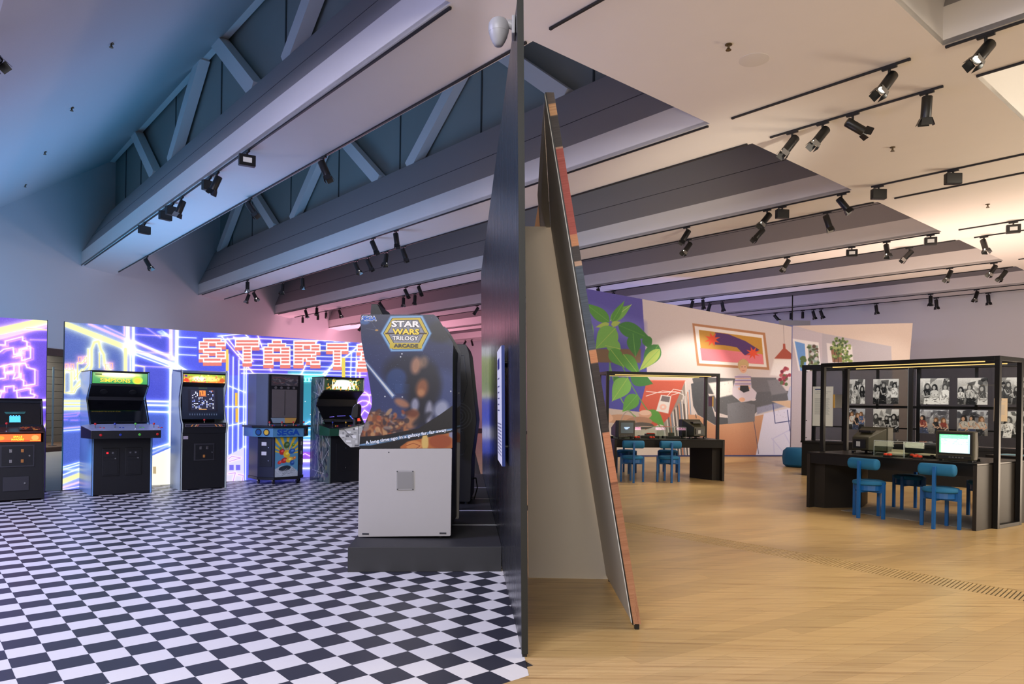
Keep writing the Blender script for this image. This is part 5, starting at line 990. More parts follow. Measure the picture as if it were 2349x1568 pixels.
# ------------------------------------------------------------------ consoles tables with portal frame
M_TOP = mat('table_black', (20, 18, 16), .38, spec=.3, noise=.06, nscale=20); M_SIDE = mat('table_side', (40, 36, 32), .5, spec=.3, noise=.06, nscale=20)
M_LED = mat('led_warm', (255, 226, 150), .4, emis=(236, 206, 120), estr=.8)
def table(label, loc, rz, L, flip):
    t = thing('gaming_table', label, 'table', loc, rz, 'long black gaming tables'); D = 1.37; s = -1 if flip else 1
    MB().box(-L/2, 0, .765, L/2, D, .787).build('table_top', M_TOP, t, bevel=.003)
    for y in (.01, D-.03): MB().box(-L/2+.045, y, .63, L/2-.045, y+.02, .765).build('apron', M_TOP, t)
    for x in (-L/2, L/2-.045): MB().box(x, 0, 0, x+.045, D, .765).build('end_panel', M_SIDE, t, bevel=.002)
    pg = [(.045, .12), (.19, .14), (.42, .68), (.19, 1.23), (.045, 1.25)]; e = -s*L/2
    pts = [(e+s*x, y) for x, y in pg]
    MB().hexa([Vector((x, y, .0)) for x, y in pts], [Vector((x, y, .765)) for x, y in pts]).build('pedestal', M_SIDE, t)
    # frame
    f = thing('portal_frame', 'slim black portal frame straddling the ' + ('nearer' if flip == 0 else 'farther') + ' gaming table, with two glowing light lines', 'frame', loc, rz, 'portal frames over the gaming tables'); ps = .055; x0, x1, y0, y1, zt_ = -L/2-.062, L/2+.007, .39, .985, 2.07
    for x in (x0, x1):
        for y in (y0, y1): MB().box(x, y, 0, x+ps, y+ps, zt_).build('post', M_SATIN, f, bevel=.002)
    for y in (y0, y1):
        MB().box(x0+ps, y, zt_-ps, x1, y+ps, zt_).build('rail', M_SATIN, f, bevel=.002)
        MB().box(x0+ps+.12, y+.018, zt_-ps-.012, x1-.12, y+.036, zt_-ps).build('light_line', M_LED, f)
    for x in (x0, x1):
        MB().box(x, y0+ps, zt_-ps, x+ps, y1, zt_).build('rail', M_SATIN, f, bevel=.002); MB().box(x, y0+ps, 0, x+ps, y1, .045).build('foot_rail', M_SATIN, f, bevel=.002)
    return t, f
T2, T1 = Vector((4.84, 9.25, 0)), Vector((3.0, 13.44, 0)); R2, R1 = math.atan2(-.836, .5485), .1386
ta, fa = table('long black gaming table in the right foreground with two televisions and clear display boxes', T2, R2, 2.22, 0)
tb, fb = table('long black gaming table farther back by the mural, with two televisions', T1, R1, 2.17, 1)
def place(T, rz, x, y, z=.787): c, s = math.cos(rz), math.sin(rz); return T+Vector((x*c-y*s, x*s+y*c, z))
for f, x, lab in ((fa, -1.172, 0), (fb, 1.03, 1)): MB().box(x+.058, .62, 1.42, x+.085, .80, 1.62).build('tablet', mat('tablet_black', (18, 18, 18), .3), f, bevel=.003); MB().box(x+.056, .615, 1.42, x+.088, .62, 1.62).build('tablet_edge', mat('tablet_amber', (190, 150, 70), .4), f)
M_TV = mat('tv_olive', (58, 55, 36), .45, noise=.05, nscale=14); M_TVB = mat('tv_black', (22, 22, 20), .4)
ps = Pic(160, 130, (150, 255, 190)); ps.rect(0, 30, 160, 130, (215, 255, 225), col2=(225, 250, 255)); ps.rect(0, 0, 8, 130, (120, 240, 160))
for k in range(120): ps.rect(*(lambda x, y: (x, y, x+2+rng.random()*9, y+1.5))(rng.random()*160, rng.random()*70), (120, 215, 165) if k % 2 else (205, 255, 225))
ps.rect(0, 0, 160, 4, (60, 200, 120)); ps.rect(150, 0, 160, 130, (190, 230, 255))
M_SCG = img_mat('tv_green', ps, .2, estr=1.5, base=False)
ps = Pic(160, 130, (66, 76, 80)); ps.noise(.02)
for x0, x1, y in ((46, 108, 62), (52, 92, 72), (62, 84, 80)): ps.line([(x0, y), (x1, y-2)], 5, (190, 220, 255), 3, (120, 160, 255))
M_SCD = img_mat('tv_dim', ps, .2, estr=.55)
def tv(label, loc, rz, scr, w_=.42, h=.37):
    t = thing('television', label, 'television', loc, rz, 'old tube televisions on the gaming tables')
    MB().box(-w_/2, 0, .02, w_/2, .13, h).build('front_case', M_TV, t, bevel=.012)
    a, b = w_/2-.008, w_/2-.08
    MB().hexa([Vector(v) for v in ((-a, .13, .03), (a, .13, .03), (b, .42, .05), (-b, .42, .05))], [Vector(v) for v in ((-a, .13, h-.01), (a, .13, h-.01), (b, .42, h-.14), (-b, .42, h-.14))]).build('rear_case', M_TV, t, bevel=.012)
    MB().box(-w_*.22, .20, h-.075, w_*.22, .33, h-.045).build('carry_recess', M_TVB, t)
    MB().box(-w_/2+.02, -.004, .085, w_/2-.02, .01, h-.018).build('bezel', M_TVB, t, bevel=.004)
    plate('screen', [scr, M_TVB], t, (-w_/2+.045, -.007, .105), (w_-.09, 0, 0), (0, 0, h-.145), .004)
    MB().box(-w_/2+.03, -.006, .035, w_/2-.03, .004, .07).build('control_strip', M_TVB, t)
    for k in range(5): MB().box(-.06+k*.035, -.011, .045, -.04+k*.035, -.005, .06).build('button', mat('tv_button', (90, 90, 86), .4), t)
    MB().box(-.09, .405, .08, .10, .435, .20).build('rear_socket_panel', M_TVB, t); MB().box(-.01, .432, .10, .05, .438, .17).build('rear_label', mat('rear_label', (190, 190, 184), .5), t)
    for x in (-w_/2+.05, w_/2-.05):
        for y in (.03, .32): MB().box(x-.02, y, 0, x+.02, y+.04, .032).build('foot', M_TVB, t)
    return t
tv('olive tube television with glowing green screen at the right end of the nearer table', place(T2, R2, .80, .13), R2+.12, M_SCG)
tv('olive tube television seen from behind at the left of the nearer table', place(T2, R2, -.54, .86), R2+math.pi-.1, M_SCD)
tv('small olive tube television with dim lit screen at the left end of the farther table', place(T1, R1, -.80, .16), R1+.25, M_SCD, .36, .345)
tv('olive tube television seen from behind at the right end of the farther table', place(T1, R1, .66, .80), R1+math.pi+.2, M_SCD)
# clear display boxes, consoles and joysticks
M_ACR = glass('acrylic', (244, 248, 246), 1.15); M_BEI = mat('console_beige', (206, 192, 160), .5); M_BLK = mat('console_black', (28, 27, 26), .4); M_ORG = mat('joy_orange', (226, 66, 34), .4)
def acrylic(label, loc, rz, w_, d, h):
    t = thing('display_box', label, 'display box', loc, rz, 'clear display boxes on the gaming tables'); th = .006
    for nm, b in (('front_pane', (0, 0, 0, w_, th, h)), ('back_pane', (0, d-th, 0, w_, d, h)), ('side_pane', (0, th, 0, th, d-th, h)), ('side_pane', (w_-th, th, 0, w_, d-th, h)), ('top_pane', (0, 0, h, w_, d, h+th))): MB().box(*b).build(nm, M_ACR, t)
    M_AE = mat('acrylic_edge', (190, 200, 196), .3)
    for x in (0, w_-.004):
        MB().box(x, -.001, 0, x+.004, .003, h).build('bright_edge', M_AE, t)
    MB().box(0, -.001, h+.002, w_, .003, h+.007).build('bright_edge', M_AE, t)
    return t
def joy(label, loc, rz, group):
    t = thing('game_controller', label, 'controller', loc, rz, group)
    MB().box(-.05, -.035, 0, .05, .035, .022).build('body', M_BLK, t, bevel=.006)
    for x in (-.028, .028): MB().lathe([(.004, .02), (.024, .024), (.028, .036), (.02, .048), (.004, .052)], 14, c=(x, 0, 0)).build('thumb_grip', M_ORG, t, smooth=True)
    MB().tube([(0, .03, .01), (.02, .05, .006), (.05, .06, .006), (.08, .07, .006)], .004, 5).build('cord', M_BLK, t)
    return t
acrylic('clear box over an oval beige console on the nearer table, left of the two', place(T2, R2, -.27, .24), R2, .40, .5, .2)
acrylic('clear box on the nearer table beside the green screen television', place(T2, R2, .14, .24), R2, .42, .5, .2)
t = thing('game_console', 'oval beige game console inside the left clear box on the nearer table', 'console', place(T2, R2, -.07, .47), R2)
MB().lathe([(.06, 0), (.10, .012), (.10, .035), (.07, .05), (.02, .054)], 20).build('body', M_BEI, t, smooth=True); t.scale = (1.5, .9, 1)
MB().box(-.05, -.02, .05, .05, .03, .085).build('cartridge', mat('card_cream', (220, 206, 170), .5), t)
t = thing('game_console', 'flat cream and black game console inside the right clear box on the nearer table', 'console', place(T2, R2, .37, .50), R2)
MB().box(-.18, -.1, .03, .18, .1, .05).build('body', M_BEI, t, bevel=.006); MB().box(-.14, -.08, 0, .14, .08, .03).build('plinth', M_BLK, t); MB().box(.02, -.11, .0, .06, -.1, .05).build('dark_panel', M_BLK, t)
joy('orange twin knob controller on nearer table front edge, left of two', place(T2, R2, .0, .10), R2, 'orange controllers on the nearer table')
joy('orange twin knob controller on nearer table front edge, closer to green screen', place(T2, R2, .38, .10), R2+.2, 'orange controllers on the nearer table')
t = joy('orange twin knob controller inside the right clear box on the nearer table', place(T2, R2, .22, .33), R2, 'orange controllers on the nearer table')
acrylic('left clear box over a black orange striped console on the farther table', place(T1, R1, -.50, .25), R1, .47, .5, .22)
acrylic('clear box over dark console on farther table, beside the turned away television', place(T1, R1, -.01, .25), R1, .42, .5, .22)
t = thing('game_console', 'black console with orange stripe in the left clear box on the farther table', 'console', place(T1, R1, -.26, .5), R1)
MB().box(-.19, -.1, 0, .19, .1, .05).build('body', M_BLK, t, bevel=.008); MB().box(-.06, -.05, .05, .12, .06, .085).build('cartridge', mat('cart_dark', (60, 50, 46), .5), t); 
for y in (-.02, .02): MB().box(-.05, y-.055, .086, .10, y-.04, .10).build('stripe', M_ORG, t)
t = thing('game_console', 'dark flat console with upright cartridge in the right clear box on the farther table', 'console', place(T1, R1, .20, .5), R1)
MB().box(-.16, -.09, 0, .16, .09, .045).build('body', M_BLK, t, bevel=.008); MB().box(-.05, -.02, .045, .06, .02, .11).build('cartridge', mat('cart_olive', (56, 56, 40), .5), t)
joy('orange game controller on the farther table in front of the small lit television', place(T1, R1, -.62, .10), R1, 'orange controllers on the farther table')
joy('orange game controller on the farther table in front of the clear box', place(T1, R1, -.33, .09), R1, 'orange controllers on the farther table')
# ------------------------------------------------------------------ blue chairs
M_BLUE = mat('chair_blue', (16, 92, 160), .42); M_BFAB = mat('chair_fabric', (22, 104, 148), .8, noise=.06, nscale=60, bump=.1)
r = .205
c0 = thing('blue_chair', '', 'chair')
for x, y, z1, nm in ((-r, 0, .47, 'leg'), (r, 0, .47, 'leg'), (0, r, .47, 'leg'), (0, -r, .74, 'back_post')): MB().box(x-.018, y-.018, 0, x+.018, y+.018, z1).build(nm, M_BLUE, c0, bevel=.002)
m = MB(); d = .024
m.box(-r+.018, -d/2, .33, r-.018, d/2, .425); m.box(-d/2, -r+.018, .331, d/2, r-.018, .424)
m.build('apron', M_BLUE, c0)
m = MB(); n = 24
for k in range(n):
    a, b = 2*math.pi*k/n, 2*math.pi*(k+1)/n
    m.hexa([Vector((q*math.cos(g), q*math.sin(g), .36)) for q, g in ((.155, a), (.17, a), (.17, b), (.155, b))], [Vector((q*math.cos(g), q*math.sin(g), .43)) for q, g in ((.155, a), (.17, a), (.17, b), (.155, b))])
m.build('seat_ring', M_BLUE, c0)
MB().lathe([(.02, .425), (.18, .425), (.198, .44), (.20, .46), (.188, .478), (.15, .488), (.01, .49)], 32).build('seat', M_BFAB, c0, smooth=True)
MB().lathe([(.01, -.20), (.055, -.198), (.068, -.188), (.072, -.17), (.072, .17), (.068, .188), (.055, .198), (.01, .20)], 28, c=(0, -r+.03+.06, .70), axis='x').build('backrest', M_BFAB, c0, smooth=True)
CG = 'blue chairs at the gaming tables'
chairs = [((5.17, 8.56), (.77, .64), 'blue round backed chair at the right of the nearer table front, back to the viewer'), ((4.68, 9.30), (.88, .47), 'blue round backed chair at the left of the nearer table front, back turned'),
          ((5.66, 10.12), (-.80, -.6), 'blue chair under the far side of the nearer table, left one'), ((6.30, 9.45), (-.836, -.549), 'blue chair beyond the nearer table, half hidden by its right end panel'),
          ((2.25, 13.23), (.03, 1), 'blue chair at the left front of the farther table, back to the viewer'), ((2.94, 13.32), (-.10, 1), 'blue chair at the right front of the farther table, back to the viewer'),
          ((2.42, 14.98), (.1, -1), 'blue chair on the far side of the farther table, left one'), ((3.33, 15.15), (.2, -1), 'blue chair on the far side of the farther table, right one')]
for i, ((x, y), (dx, dy), lab_) in enumerate(chairs):
    c = c0 if i == 0 else copy_tree(c0)
    c.location = (x, y, 0); c.rotation_euler = (0, 0, math.atan2(dy, dx)-math.pi/2); tag(c, lab_, 'chair', CG)
# mat under the nearer table
t = thing('floor_mat', 'flat grey floor mat lying under the nearer gaming table', 'mat', T2, R2); MB().box(-.65, .12, .0005, 1.0, 1.2, .004).build('mat', mat('mat_grey', (150, 146, 138), .8, noise=.05, nscale=40), t)

# ------------------------------------------------------------------ glazed display case with photographs
V0 = Vector((6.1, 15.0, 0)); vu = Vector((2.85, -2.6, 0)).normalized(); vb = Vector((-vu.y, vu.x, 0)); VR = math.atan2(vu.y, vu.x); VL = 5.6
vc = thing('display_case', 'long black glazed display case with photographs, behind the nearer gaming table', 'display case', V0, VR)
MB().box(0, .05, 0, VL, .65, .69).build('base_cabinet', M_SATIN, vc, bevel=.004); MB().box(-.02, .03, .69, VL, .67, .73).build('base_top', M_SATIN, vc)
for x in (.0, 2.02, 4.62): 
    MB().box(x, .0, .73, x+.07, .06, 2.32).build('upright', M_SATIN, vc, bevel=.002); MB().box(x, .60, .73, x+.07, .66, 2.32).build('upright', M_SATIN, vc, bevel=.002)
    MB().box(x, .06, 2.25, x+.07, .60, 2.32).build('top_tie', M_SATIN, vc)
for y in (0, .60): MB().box(.07, y, 2.22, VL, y+.06, 2.32).build('top_rail', M_SATIN, vc, bevel=.002); 
MB().box(.07, .60, 1.44, VL, .64, 1.49).build('cross_rail', M_SATIN, vc); MB().box(.07, .60, 1.02, VL, .63, 1.05).build('cross_rail', M_SATIN, vc)
for x in (.62, 1.28, 3.0): MB().box(x, .61, .73, x+.05, .65, 2.25).build('mullion', M_SATIN, vc)
M_VG = glass('case_glass', (246, 248, 248), 1.4); M_DGL = glass('case_back_glass', (180, 182, 186), 1.4)
for x0, x1 in ((.07, 2.0), (2.045, 4.60), (4.70, VL)):
    MB().box(x0, .022, .74, x1, .030, 2.22).build('glass_pane', M_VG, vc); MB().box(x0, .645, .74, x1, .652, 2.22).build('rear_pane', M_DGL, vc)
    for z in (1.16, 2.18, .80): MB().cyl((x1-.03, .022, z), (x1-.03, .012, z), .010, n=10).build('glass_fixing', M_CHROME, vc); MB().cyl((x0+.03, .022, z), (x0+.03, .012, z), .010, n=10).build('glass_fixing', M_CHROME, vc)
MB().box(2.005, .018, .74, 2.02, .034, 2.24).build('pane_edge', mat('pane_edge', (150, 160, 160), .2), vc); MB().box(2.07, .018, .74, 2.08, .034, 2.24).build('pane_edge', mat('pane_edge', ()), vc)
def photo(seed, colour):
    g = np.random.default_rng(seed); W_, H_ = 150, 140; p = Pic(W_, H_, (150, 150, 150))
    tn = (lambda a, b, c: (a, b, c)) if colour else (lambda a, b, c: (int(.3*a+.6*b+.1*c),)*3)
    yy = np.linspace(0, 1, H_)[:, None, None]; p.a[:] = (np.array(tn(214, 218, 228))*(1-yy)+np.array(tn(120, 116, 112))*yy)/255
    for k in range(26):
        v = int(20+g.random()*225); x, y = g.random()*150, g.random()*80; p.poly([(x, y), (x+8+g.random()*40, y+g.normal()*6), (x+8+g.random()*36, y+10+g.random()*40), (x-4, y+8+g.random()*30)], tn(v, v, min(255, v+8)), soft=1.5, al=.75)
    n = 2+int(g.random()*3)
    for k in range(n):
        cxx = 150*(k+.5)/n+g.normal()*7; hy = 34+g.random()*30; hr = 10+g.random()*5; lean = g.normal()*8
        cl_ = tn(*[(26, 26, 32), (236, 232, 226), (140, 60, 50), (84, 104, 150), (206, 200, 192)][int(g.random()*5)]); sk = tn(214, 168, 138); hair = tn(26, 20, 18) if g.random() < .6 else tn(120, 84, 52)
        lo = tn(*[(60, 70, 100), (226, 222, 216), (30, 30, 34)][int(g.random()*3)])
        p.poly([(cxx-hr*1.3+lean, 96), (cxx+hr*1.6+lean, 96), (cxx+hr*2.2+lean*1.6, 140), (cxx-hr*1.8+lean, 140)], lo, soft=2)
        p.ell(cxx, hy, hr*1.1, hr*1.35, hair, soft=1.6); p.poly([(cxx-hr*1.1, hy), (cxx+hr*1.1, hy), (cxx+hr*1.15, hy+hr*1.5), (cxx-hr*1.15, hy+hr*1.4)], hair, soft=2); p.poly([(cxx-hr*.8, hy+hr), (cxx+hr*.8, hy+hr), (cxx+hr*1.8, hy+hr*2), (cxx+hr*1.7+lean, 104), (cxx-hr*1.5+lean, 104), (cxx-hr*1.8, hy+hr*2)], cl_, soft=2); p.ell(cxx+g.normal()*2.5, hy+2, hr*.62, hr*.85, sk, soft=1.6)
        p.line([(cxx-hr*1.5, hy+hr*2.1), (cxx-hr*(.2+g.random()), hy+hr*4), (cxx+hr*(.4+g.random()), hy+hr*3.7)], hr*.55, sk); p.line([(cxx+hr*1.5, hy+hr*2.1), (cxx+hr*1.9, hy+hr*3.6), (cxx+hr*.7, hy+hr*4.6)], hr*.5, sk)
        for q in range(9): x = cxx+g.normal()*hr; y = hy+hr*(1.3+2.5*g.random()); v = int(g.random()*255); p.line([(x, y), (x+g.normal()*6, y+4+g.random()*14)], 1.6, tn(v, v, v))
    for k in range(40): x, y = g.random()*150, 100+g.random()*40; v = int(g.random()*230); p.ell(x, y, 1+g.random()*5, 1+g.random()*2, tn(v, v, v), soft=1, al=.6)
    p.noise(.05)
    if not colour: p.a = np.clip((p.a-.5)*1.35+.47, 0, 1)
    return p
M_PB = mat('photo_back', (30, 30, 30), .6)
ph = [(.85, 1.23, 2.01, 1.52, 0, 'upper black and white group photograph, first from the left in the glazed case'), (1.38, 1.84, 2.01, 1.52, 0, 'upper black and white group photograph, second from the left in the glazed case'), (2.21, 2.69, 2.01, 1.52, 0, 'upper black and white photograph of seated people, just right of the case upright'), (2.82, 3.29, 2.01, 1.52, 0, 'upper black and white photograph, fourth from the left in the glazed case'), (3.44, 3.90, 2.01, 1.53, 0, 'upper black and white photograph at the right, behind the portal frame posts'),
      (.86, 1.24, 1.42, 1.00, 1, 'lower colour photograph of a crowd, first from the left in the glazed case'), (1.39, 1.85, 1.42, .97, 0, 'lower black and white photograph, second from the left in the glazed case'), (2.21, 2.69, 1.42, .97, 1, 'lower colour photograph of long haired people, right of the case upright'), (2.82, 3.30, 1.42, .96, 1, 'lower colour photograph of two people, above the green screen television'), (3.45, 3.92, 1.41, .94, 0, 'lower black and white street photograph at the right, behind the portal frame posts'),
      (4.02, 4.42, 2.01, 1.53, 0, 'upper black and white photograph cut by the right frame edge'), (4.02, 4.42, 1.41, .94, 0, 'lower black and white photograph cut by the right frame edge')]
for k, (a, b, z1, z0, colr, lb) in enumerate(ph):
    t = thing('photograph', lb, 'photograph', V0+vu*a+vb*.05+Vector((0, 0, z0)), VR, 'photographs in the glazed case')
    plate('print', [img_mat('photo_%d' % k, photo(100+k*7, colr), .4), M_PB], t, (0, 0, 0), (b-a, 0, 0), (0, 0, z1-z0), .012)
    MB().cyl(((b-a)/2, .012, (z1-z0)/2), ((b-a)/2, .55, (z1-z0)/2), .008, n=8).build('standoff', M_SATIN, t)
def board(label, a, b, z0, z1, y, col, head):
    t = thing('text_sign', label, 'sign', V0+vu*a+vb*y+Vector((0, 0, z0)), VR); p = Pic(110, 210, col); p.rect(12, 12, 64, 18, head); p.line([(22, 28), (96, 28)], 2, (170, 170, 170)); p.line([(14, 36), (80, 36)], 2, (170, 170, 170))
    for yy in range(62, 150, 5): p.line([(12, yy), (92-(yy*7) % 13, yy)], 1.6, (160, 160, 160))
    plate('panel_print', [img_mat('panel_text_'+label[:6], p, .5), M_PB], t, (0, 0, 0), (b-a, 0, 0), (0, 0, z1-z0), .01)
    MB().cyl(((b-a)/2, .01, .2), ((b-a)/2, .048 if y < 0 else .5, .2), .008, n=8).build('standoff', M_SATIN, t)
board('white text panel with small heading at the left end of the glazed case', .21, .62, 1.05, 1.87, .06, (232, 228, 220), (60, 66, 120))
board('beige text panel between the right hand photographs in the glazed case', 3.40, 3.60, 1.23, 1.64, -.03, (206, 184, 150), (80, 70, 60))
# pouf, counter behind, far bits
t = thing('pouf', 'rounded blue pouf half hidden behind the left end of the display case', 'pouf', (6.95, 17.2, 0)); MB().lathe([(.05, 0), (.30, .01), (.36, .06), (.38, .22), (.36, .38), (.28, .46), (.05, .47)], 28).build('cushion', M_BFAB, t, smooth=True)
t = thing('display_counter', 'low black counter with pale blue top past the nearer table right end', 'counter', (7.15, 9.75, 0), R2)
MB().box(-.55, -.1, 0, .7, .6, .76).build('body', M_SIDE, t); MB().box(-.55, -.1, .76, .7, .6, .785).build('top', M_TOP, t); MB().box(-.5, .1, .785, .4, .4, .79).build('inlay', mat('inlay_blue', (110, 160, 176), .5), t)
t = thing('projector', 'pale box projector on a bracket above the top edge of the mural', 'projector', aty(1820, 741, 22.5)); 
MB().box(-.5, -.1, -.08, .5, .25, .08).build('housing', mat('projector_grey', (170, 172, 176), .5), t, bevel=.01); z9 = t.location.z; MB().cyl((0, .1, .08), (0, .1, 5.0-z9), .02, n=8).build('drop_rod', M_SATIN, t)
# ------------------------------------------------------------------ lighting tracks
BN = {0: 'cut off upper left beam', 1: 'nearest beam', 2: 'second nearest beam', 3: 'third nearest beam', 4: 'fourth nearest beam', 5: 'fifth nearest beam', 6: 'farthest beam'}
TN = {0: 'near edge', 1: 'far edge'}
tb_ = {0: .03, 1: .95}
def track(k, e, lo, hi, label):
    b = A_(k)+tb_[e]; t = thing('light_track', label, 'light track', P((lo+hi)/2, b, 4.985), YA+math.pi/2, 'black lighting tracks'); L = (hi-lo)/2
    MB().box(-L, -.012, -.008, L, .012, .012).build('rail', M_BLACK, t)
    for s in (-1, 1): MB().box(s*L-.015, -.013, -.010, s*L+.015, .013, .012).build('end_cap', M_BLACK, t)
for k in range(0, 7):
    for e in (0, 1):
        b = A_(k)+tb_[e]
        hi = wa(b)-(.35 if e == 0 else .6)
        track(k, e, X1+.06, min(hi, 30), 'black lighting track, %s of %s, left of flat ceiling strip' % (TN[e], BN[k]))
        if 1 <= k <= 5: track(k, e, 2.9, 4.93, 'short black lighting track on flat ceiling strip, by %s of %s' % (TN[e], BN[k]))
        if 1 <= k <= 4: track(k, e, -7, X0-.03, 'black lighting track, %s of %s, right of flat ceiling strip' % (TN[e], BN[k]))
# ------------------------------------------------------------------ track heads
M_LENS = mat('lens_lit', (255, 250, 235), .3, emis=(255, 246, 225), estr=7); M_LENSO = mat('lens_off', (60, 60, 62), .2); M_ALU = mat('barn_inner', (150, 150, 148), .35, metal=.6)
M_LAMP = mat('lamp_black', (16, 17, 17), .35)
def head_template(kind):
    t = thing('track_spotlight' if not kind.startswith('box') else 'track_floodlight', '', 'spotlight')
    MB().box(-.075, -.017, -.022, .075, .017, .002).build('track_adapter', M_LAMP, t, bevel=.002)
    if kind.startswith('box'):
        MB().cyl((0, 0, -.02), (0, 0, -.06), .014, n=10).build('stem', M_LAMP, t)
        h = MB().box(-.115, -.045, -.21, .115, .045, -.05).build('lamp_head', M_LAMP, t, bevel=.01); MB().box(-.06, -.048, -.165, .06, -.044, -.095).build('aperture', mat('aperture_white', (210, 210, 205), .5, emis=(255, 250, 240), estr=.08), h); return t
    MB().cyl((0, 0, -.02), (0, 0, -.115), .015, n=10).build('stem', M_LAMP, t)
    r = .055 if kind != 'can' else .05
    h = MB().lathe([(.02, .085), (r-.008, .085), (r, .075), (r, -.145), (r-.006, -.15), (r-.012, -.15), (r-.014, -.13), (.01, -.128)], 22, c=(0, 0, 0)).build('lamp_head', M_LAMP, t, smooth=True); h.location = (0, 0, -.135)
    MB().cyl((0, 0, -.131), (0, 0, -.134), r-.012, n=18).build('lens', M_LENS if kind == 'lit' else M_LENSO, h)
    if kind == 'can': return t
    for k in range(4):
        a = k*math.pi/2; c, s = math.cos(a), math.sin(a)
        f = lambda u, v, z: Vector((u*c-v*s, u*s+v*c, z))
        fl = .035 if k % 2 else .012
        b0, b1, w0, w1 = .052, .052+fl, .05, .06 if k % 2 == 0 else .045
        q = [f(-w0, b0, -.148), f(w0, b0, -.148), f(w1, b1, -.228), f(-w1, b1, -.228)]; n = f(0, 1, .2).normalized()*.003
        MB().hexa(q, [v+n for v in q]).build('barn_door', M_LAMP if kind != 'lit' else M_ALU if k == 1 else M_LAMP, h)
    return t
TPL = {}
ORD = ['first', 'second', 'third', 'fourth', 'fifth', 'sixth', 'seventh', 'eighth', 'ninth', 'tenth', 'eleventh', 'twelfth']
KW = {'lit': 'lit black spotlight', 'off': 'black spotlight', 'can': 'black cylinder spotlight', 'box': 'black box floodlight', 'boxd': 'black box floodlight'}
def heads(k, e, where, items):
    b = A_(k)+tb_[e]; items = sorted(items, key=lambda i: -i[0]); n = len(items)
    for i, (a, kind, sx, sd) in enumerate(items):
        if kind not in TPL: TPL[kind] = head_template(kind); t = TPL[kind]
        else: t = copy_tree(TPL[kind])
        t.location = P(a, b, 4.975); t.rotation_euler = (0, 0, YA+math.pi/2)
        aim = Vector((sx, sd, -1)).normalized()
        for ch in t.children:
            if ch.name.startswith('lamp_head'):
                inv = Matrix.Rotation(-(YA+math.pi/2), 3, 'Z')
                if kind.startswith('box'):
                    g = inv @ Vector((-P(a, b).x, -P(a, b).y, 0)).normalized(); ch.rotation_euler = (0, 0, math.atan2(g.y, g.x)+math.pi/2+(math.pi+.5 if kind == 'boxd' else .15))
                else: ch.rotation_euler = (inv @ aim).to_track_quat('-Z', 'Y').to_euler()
        lb = '%s, %s, %s of %s%s' % (KW[kind], ORD[i]+' from left' if n > 1 else 'alone', TN[e], BN[k], where)
        tag(t, lb, 'spotlight', 'spotlights on the ceiling tracks')
WL, WS, WR = '', ' on flat strip', ', right part'
heads(0, 1, WL, [(8.75, 'off', .8, .1)])
heads(1, 0, WL, [(10.26, 'box', 0, 0), (11.54, 'off', -.45, 0), (11.9, 'boxd', 0, 0), (13.39, 'lit', -.4, 0), (13.95, 'boxd', 0, 0), (14.4, 'boxd', 0, 0), (15.91, 'boxd', 0, 0)])
heads(1, 1, WL, [(9.73, 'off', .45, 0), (12.61, 'off', .7, 0), (19.52, 'lit', .6, 0)])
heads(2, 0, WL, [(12.81, 'off', .15, 0), (13.75, 'off', .45, 0), (21.14, 'lit', 0, 0)])
heads(2, 1, WL, [(13.99, 'off', .4, 0), (14.77, 'lit', -.05, -.3), (15.6, 'off', .5, 0), (16.22, 'lit', .5, -.2), (19.38, 'lit', .05, 0), (20.79, 'lit', 0, -.2), (23.02, 'lit', .6, -.3), (23.57, 'lit', -.35, 0)])
heads(3, 0, WL, [(18.09, 'off', .4, 0), (18.84, 'off', .5, 0), (25.03, 'lit', .1, -.4), (25.98, 'lit', .3, 0), (5.42, 'lit', .7, -.2), (6.47, 'boxd', 0, 0), (6.76, 'lit', -.8, -.2), (8.49, 'off', -.6, 0)])
heads(3, 1, WL, [(19.75, 'lit', 0, -.2), (20.45, 'lit', 0, 0), (21.95, 'off', .7, 0), (25.0, 'lit', .4, -.2), (26.15, 'can', 0, 0), (26.87, 'can', 0, 0), (28.3, 'can', 0, 0), (6.1, 'lit', .3, -.1), (7.42, 'off', -.9, 0), (9.1, 'lit', -.7, -.2)])
heads(4, 0, WL, [(20.45, 'off', -.6, 0), (29.0, 'off', -.6, 0), (5.45, 'box', 0, 0), (6.3, 'lit', 0, -.35), (7.03, 'box', 0, 0), (8.54, 'lit', -.6, 0), (14.53, 'off', .2, 0)])
heads(4, 1, WL, [(24.26, 'off', .2, 0), (6.19, 'lit', -.9, .2), (14.74, 'off', 0, 0)])
heads(5, 0, WL, [(6.39, 'lit', -.5, 0), (5.44, 'lit', -.7, 0), (13.61, 'off', .1, 0), (14.03, 'off', -.3, 0)])
heads(5, 1, WL, [(5.47, 'off', -.8, 0), (13.48, 'off', .2, 0), (13.98, 'off', -.3, 0)])
heads(6, 0, WL, [(8.2, 'lit', 0, 0), (6.97, 'lit', -.3, 0), (31.3, 'off', .3, 0), (31.9, 'off', -.6, 0)])
heads(6, 1, WL, [(8.35, 'lit', .1, 0), (6.93, 'lit', .1, 0), (10.18, 'lit', .15, 0), (12.07, 'lit', .4, 0), (12.35, 'lit', .3, 0), (12.75, 'can', 0, 0), (13.2, 'can', 0, 0), (13.81, 'off', .9, 0)])
heads(2, 0, WS, [(3.09, 'lit', -.75, -.2)])
heads(2, 1, WS, [(3.05, 'off', .05, .2), (3.87, 'off', 1.8, 0), (4.24, 'lit', -.8, -.1), (4.64, 'lit', -.75, 0)])
heads(2, 0, WR, [(2.22, 'lit', -.85, -.2)])
heads(3, 0, WS, [(4.83, 'boxd', 0, 0), (3.77, 'boxd', 0, 0)])
heads(4, 0, WS, [(4.03, 'box', 0, 0)])
heads(4, 1, WS, [(4.77, 'lit', 0, -.45)])
